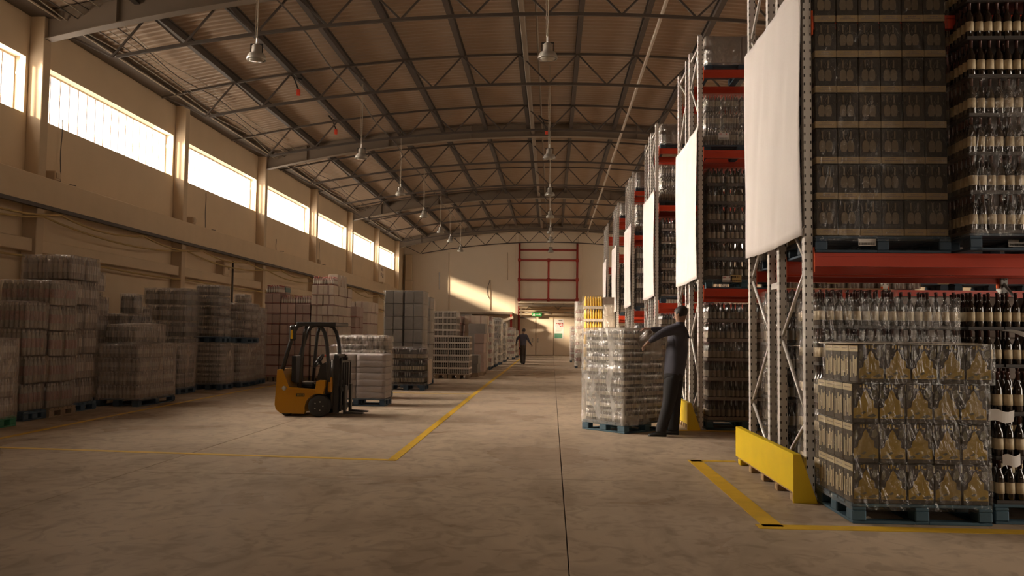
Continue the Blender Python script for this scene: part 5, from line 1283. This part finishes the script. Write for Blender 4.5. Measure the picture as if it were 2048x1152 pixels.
    for sd in ('l', 'r'):
        seg['top'] += [(j['sho_'+sd], j['elb_'+sd]), (j['elb_'+sd], mid(j['elb_'+sd], j['wri_'+sd], .93))]
        seg['skin'] += [(mid(j['elb_'+sd], j['wri_'+sd], 1.0), j['wri_'+sd]+(j['wri_'+sd]-j['elb_'+sd]).normalized()*.2*s)]
        seg['leg'] += [(mid(j['hip'], j['kne_'+sd], .22), j['kne_'+sd]), (j['kne_'+sd], j['ank_'+sd])]
    hemz = mid(j['neck'], j['hip'], .93)
    seg['top'] += [(j['neck']-up*.03, hemz)]; seg['skin'] += [(j['neck']+up*.05*s, j['head']+up*.1*s)]
    seg['leg'] += [(j['hip']-(j['neck']-j['hip']).normalized()*.05*s, j['hip']-(j['neck']-j['hip']).normalized()*.10*s)]
    def dist(p, a, b):
        ab = b-a; t = max(0, min(1, (p-a).dot(ab)/max(ab.dot(ab), 1e-9))); return (p-a-ab*t).length
    for i, f in enumerate(g.f):
        if i >= hair_n: continue
        c = sum((Vector(g.v[k]) for k in f), Vector())/len(f)
        g.m[i] = {'top': 0, 'leg': 1, 'skin': 2}[min(seg, key=lambda q: min(dist(c, a, b) for a, b in seg[q]))]
    o = obj('person', g, mats, loc=base, smooth=True); tag(o, label, 'person', group)
    # hair: a cap following the skull, open at the face
    hg = G(); R_ = .106*s; q = [Vector(fw), rt, up]
    def hp(u, v):
        a = 2*math.pi*u; q0 = abs(((u+.5) % 1)-.5); lo = -.62 if q0 > .27 else (-.15 if q0 > .17 else .42)
        el = math.pi/2-(math.pi/2-lo)*v; r = R_*(1.0+.03*math.sin(9*a)*v)
        return h+up*.028*s+(fw*math.cos(a)*1.0+rt*math.sin(a)*.86)*r*math.cos(el)+up*r*math.sin(el)
    hg.grid(hp, 24, 8); obj('hair', hg, 'hair', o, smooth=True)
    for sd in ('l', 'r'):
        a = j['ank_'+sd]; t = Vector(J['toe_'+sd])-root-a; t.z = 0; t = t.normalized() if t.length > .01 else fw
        z0 = min(a.z, 1)-.085*s; lat = Vector((-t.y, t.x, 0)); sg = G()
        sec = [(-.075,.030,.075),(-.05,.040,.095),(0,.042,.10),(.06,.042,.075),(.12,.046,.05),(.165,.036,.035),(.18,.018,.02)]
        n = 10; st = []
        for (u, w_, hh) in sec:
            for k in range(n):
                an = 2*math.pi*k/n; st.append(Vector((a.x, a.y, z0))+t*u*s+lat*w_*s*math.cos(an)+Vector((0,0,hh*s*max(0, .5+.5*math.sin(an)))))
        sg.v = [tuple(p) for p in st]
        for q_ in range(len(sec)-1):
            for k in range(n): sg.f.append([q_*n+k, q_*n+(k+1)%n, (q_+1)*n+(k+1)%n, (q_+1)*n+k])
        sg.f += [list(range(n))[::-1], list(range((len(sec)-1)*n, len(sec)*n))]; sg.m = [0]*len(sg.f)
        obj('shoe', sg, 'shoe', o, smooth=True)
    return o
def P(x, y, Y): return tuple(aty(x, y, Y))
wy = 12.50
def fl_(x, y, Y, z): p = aty(x, y, Y); return (p[0], Y, z)
person('worker in dark sweater and black trousers leaning over the turned pallet', dict(
    hip=P(1349, 748, wy), neck=P(1361, 646, wy+.03), head=P(1361, 630, wy+.03), face=(-.85, .55, -.30),
    sho_l=P(1357, 657, wy-.17), elb_l=P(1322, 667, wy-.22), wri_l=P(1298, 684, wy-.18), sho_r=P(1361, 654, wy+.20), elb_r=P(1328, 662, wy+.30), wri_r=P(1300, 658, wy+.24),
    kne_l=fl_(1338, 806, wy-.11, .47), ank_l=fl_(1322, 860, wy-.13, .085), kne_r=fl_(1350, 806, wy+.10, .48), ank_r=fl_(1347, 860, wy+.12, .085),
    toe_l=tuple(np.array(fl_(1322, 860, wy-.13, 0))+np.array([-.2, .02, 0])), toe_r=tuple(np.array(fl_(1347, 860, wy+.12, 0))+np.array([-.2, .06, 0]))),
    ['sweater', 'trousers', 'skin'])
# roll of film in his hands and the loose sheet running back to the load
hx = np.array(P(1296, 672, wy+.03))
t = thing('film_roll', 'roll of stretch film held by the worker at the pallet corner', 'film roll', tuple(hx-np.array([0.03, 0, 0])), 0)
t.rotation_euler = (math.radians(78), 0, math.radians(8))
obj('film_core', G().lathe([(.022,-.25),(.028,-.25),(.028,.25),(.022,.25)], 12), 'browncarton', t, smooth=True)
obj('wound_film', G().lathe([(.028,-.2),(.055,-.2),(.055,.2),(.028,.2)], 14), 'filmw', t, smooth=True)
fy = 43.8
person('man in blue work shirt walking away down the aisle, arms swinging', dict(
    hip=P(1046, 691, fy), neck=P(1046.5, 668, fy+.05), head=P(1047.5, 661.5, fy+.06), face=(.1, 1, 0),
    sho_l=P(1039.5, 671, fy+.05), elb_l=P(1034, 679, fy+.02), wri_l=P(1032.5, 687, fy+.22), sho_r=P(1053, 671, fy+.05), elb_r=P(1057, 681, fy-.05), wri_r=P(1062, 688, fy+.10),
    kne_l=fl_(1043.5, 709, fy+.10, .47), ank_l=fl_(1044, 724, fy-.20, .10), kne_r=fl_(1048.5, 709, fy+.16, .50), ank_r=fl_(1047.5, 722, fy+.05, .085),
    toe_l=tuple(np.array(fl_(1044, 724, fy-.2, 0))+np.array([0, .2, 0])), toe_r=tuple(np.array(fl_(1047.5, 722, fy+.05, 0))+np.array([.02, .2, 0]))),
    ['blueshirt', 'browntrouser', 'skin'], .98)
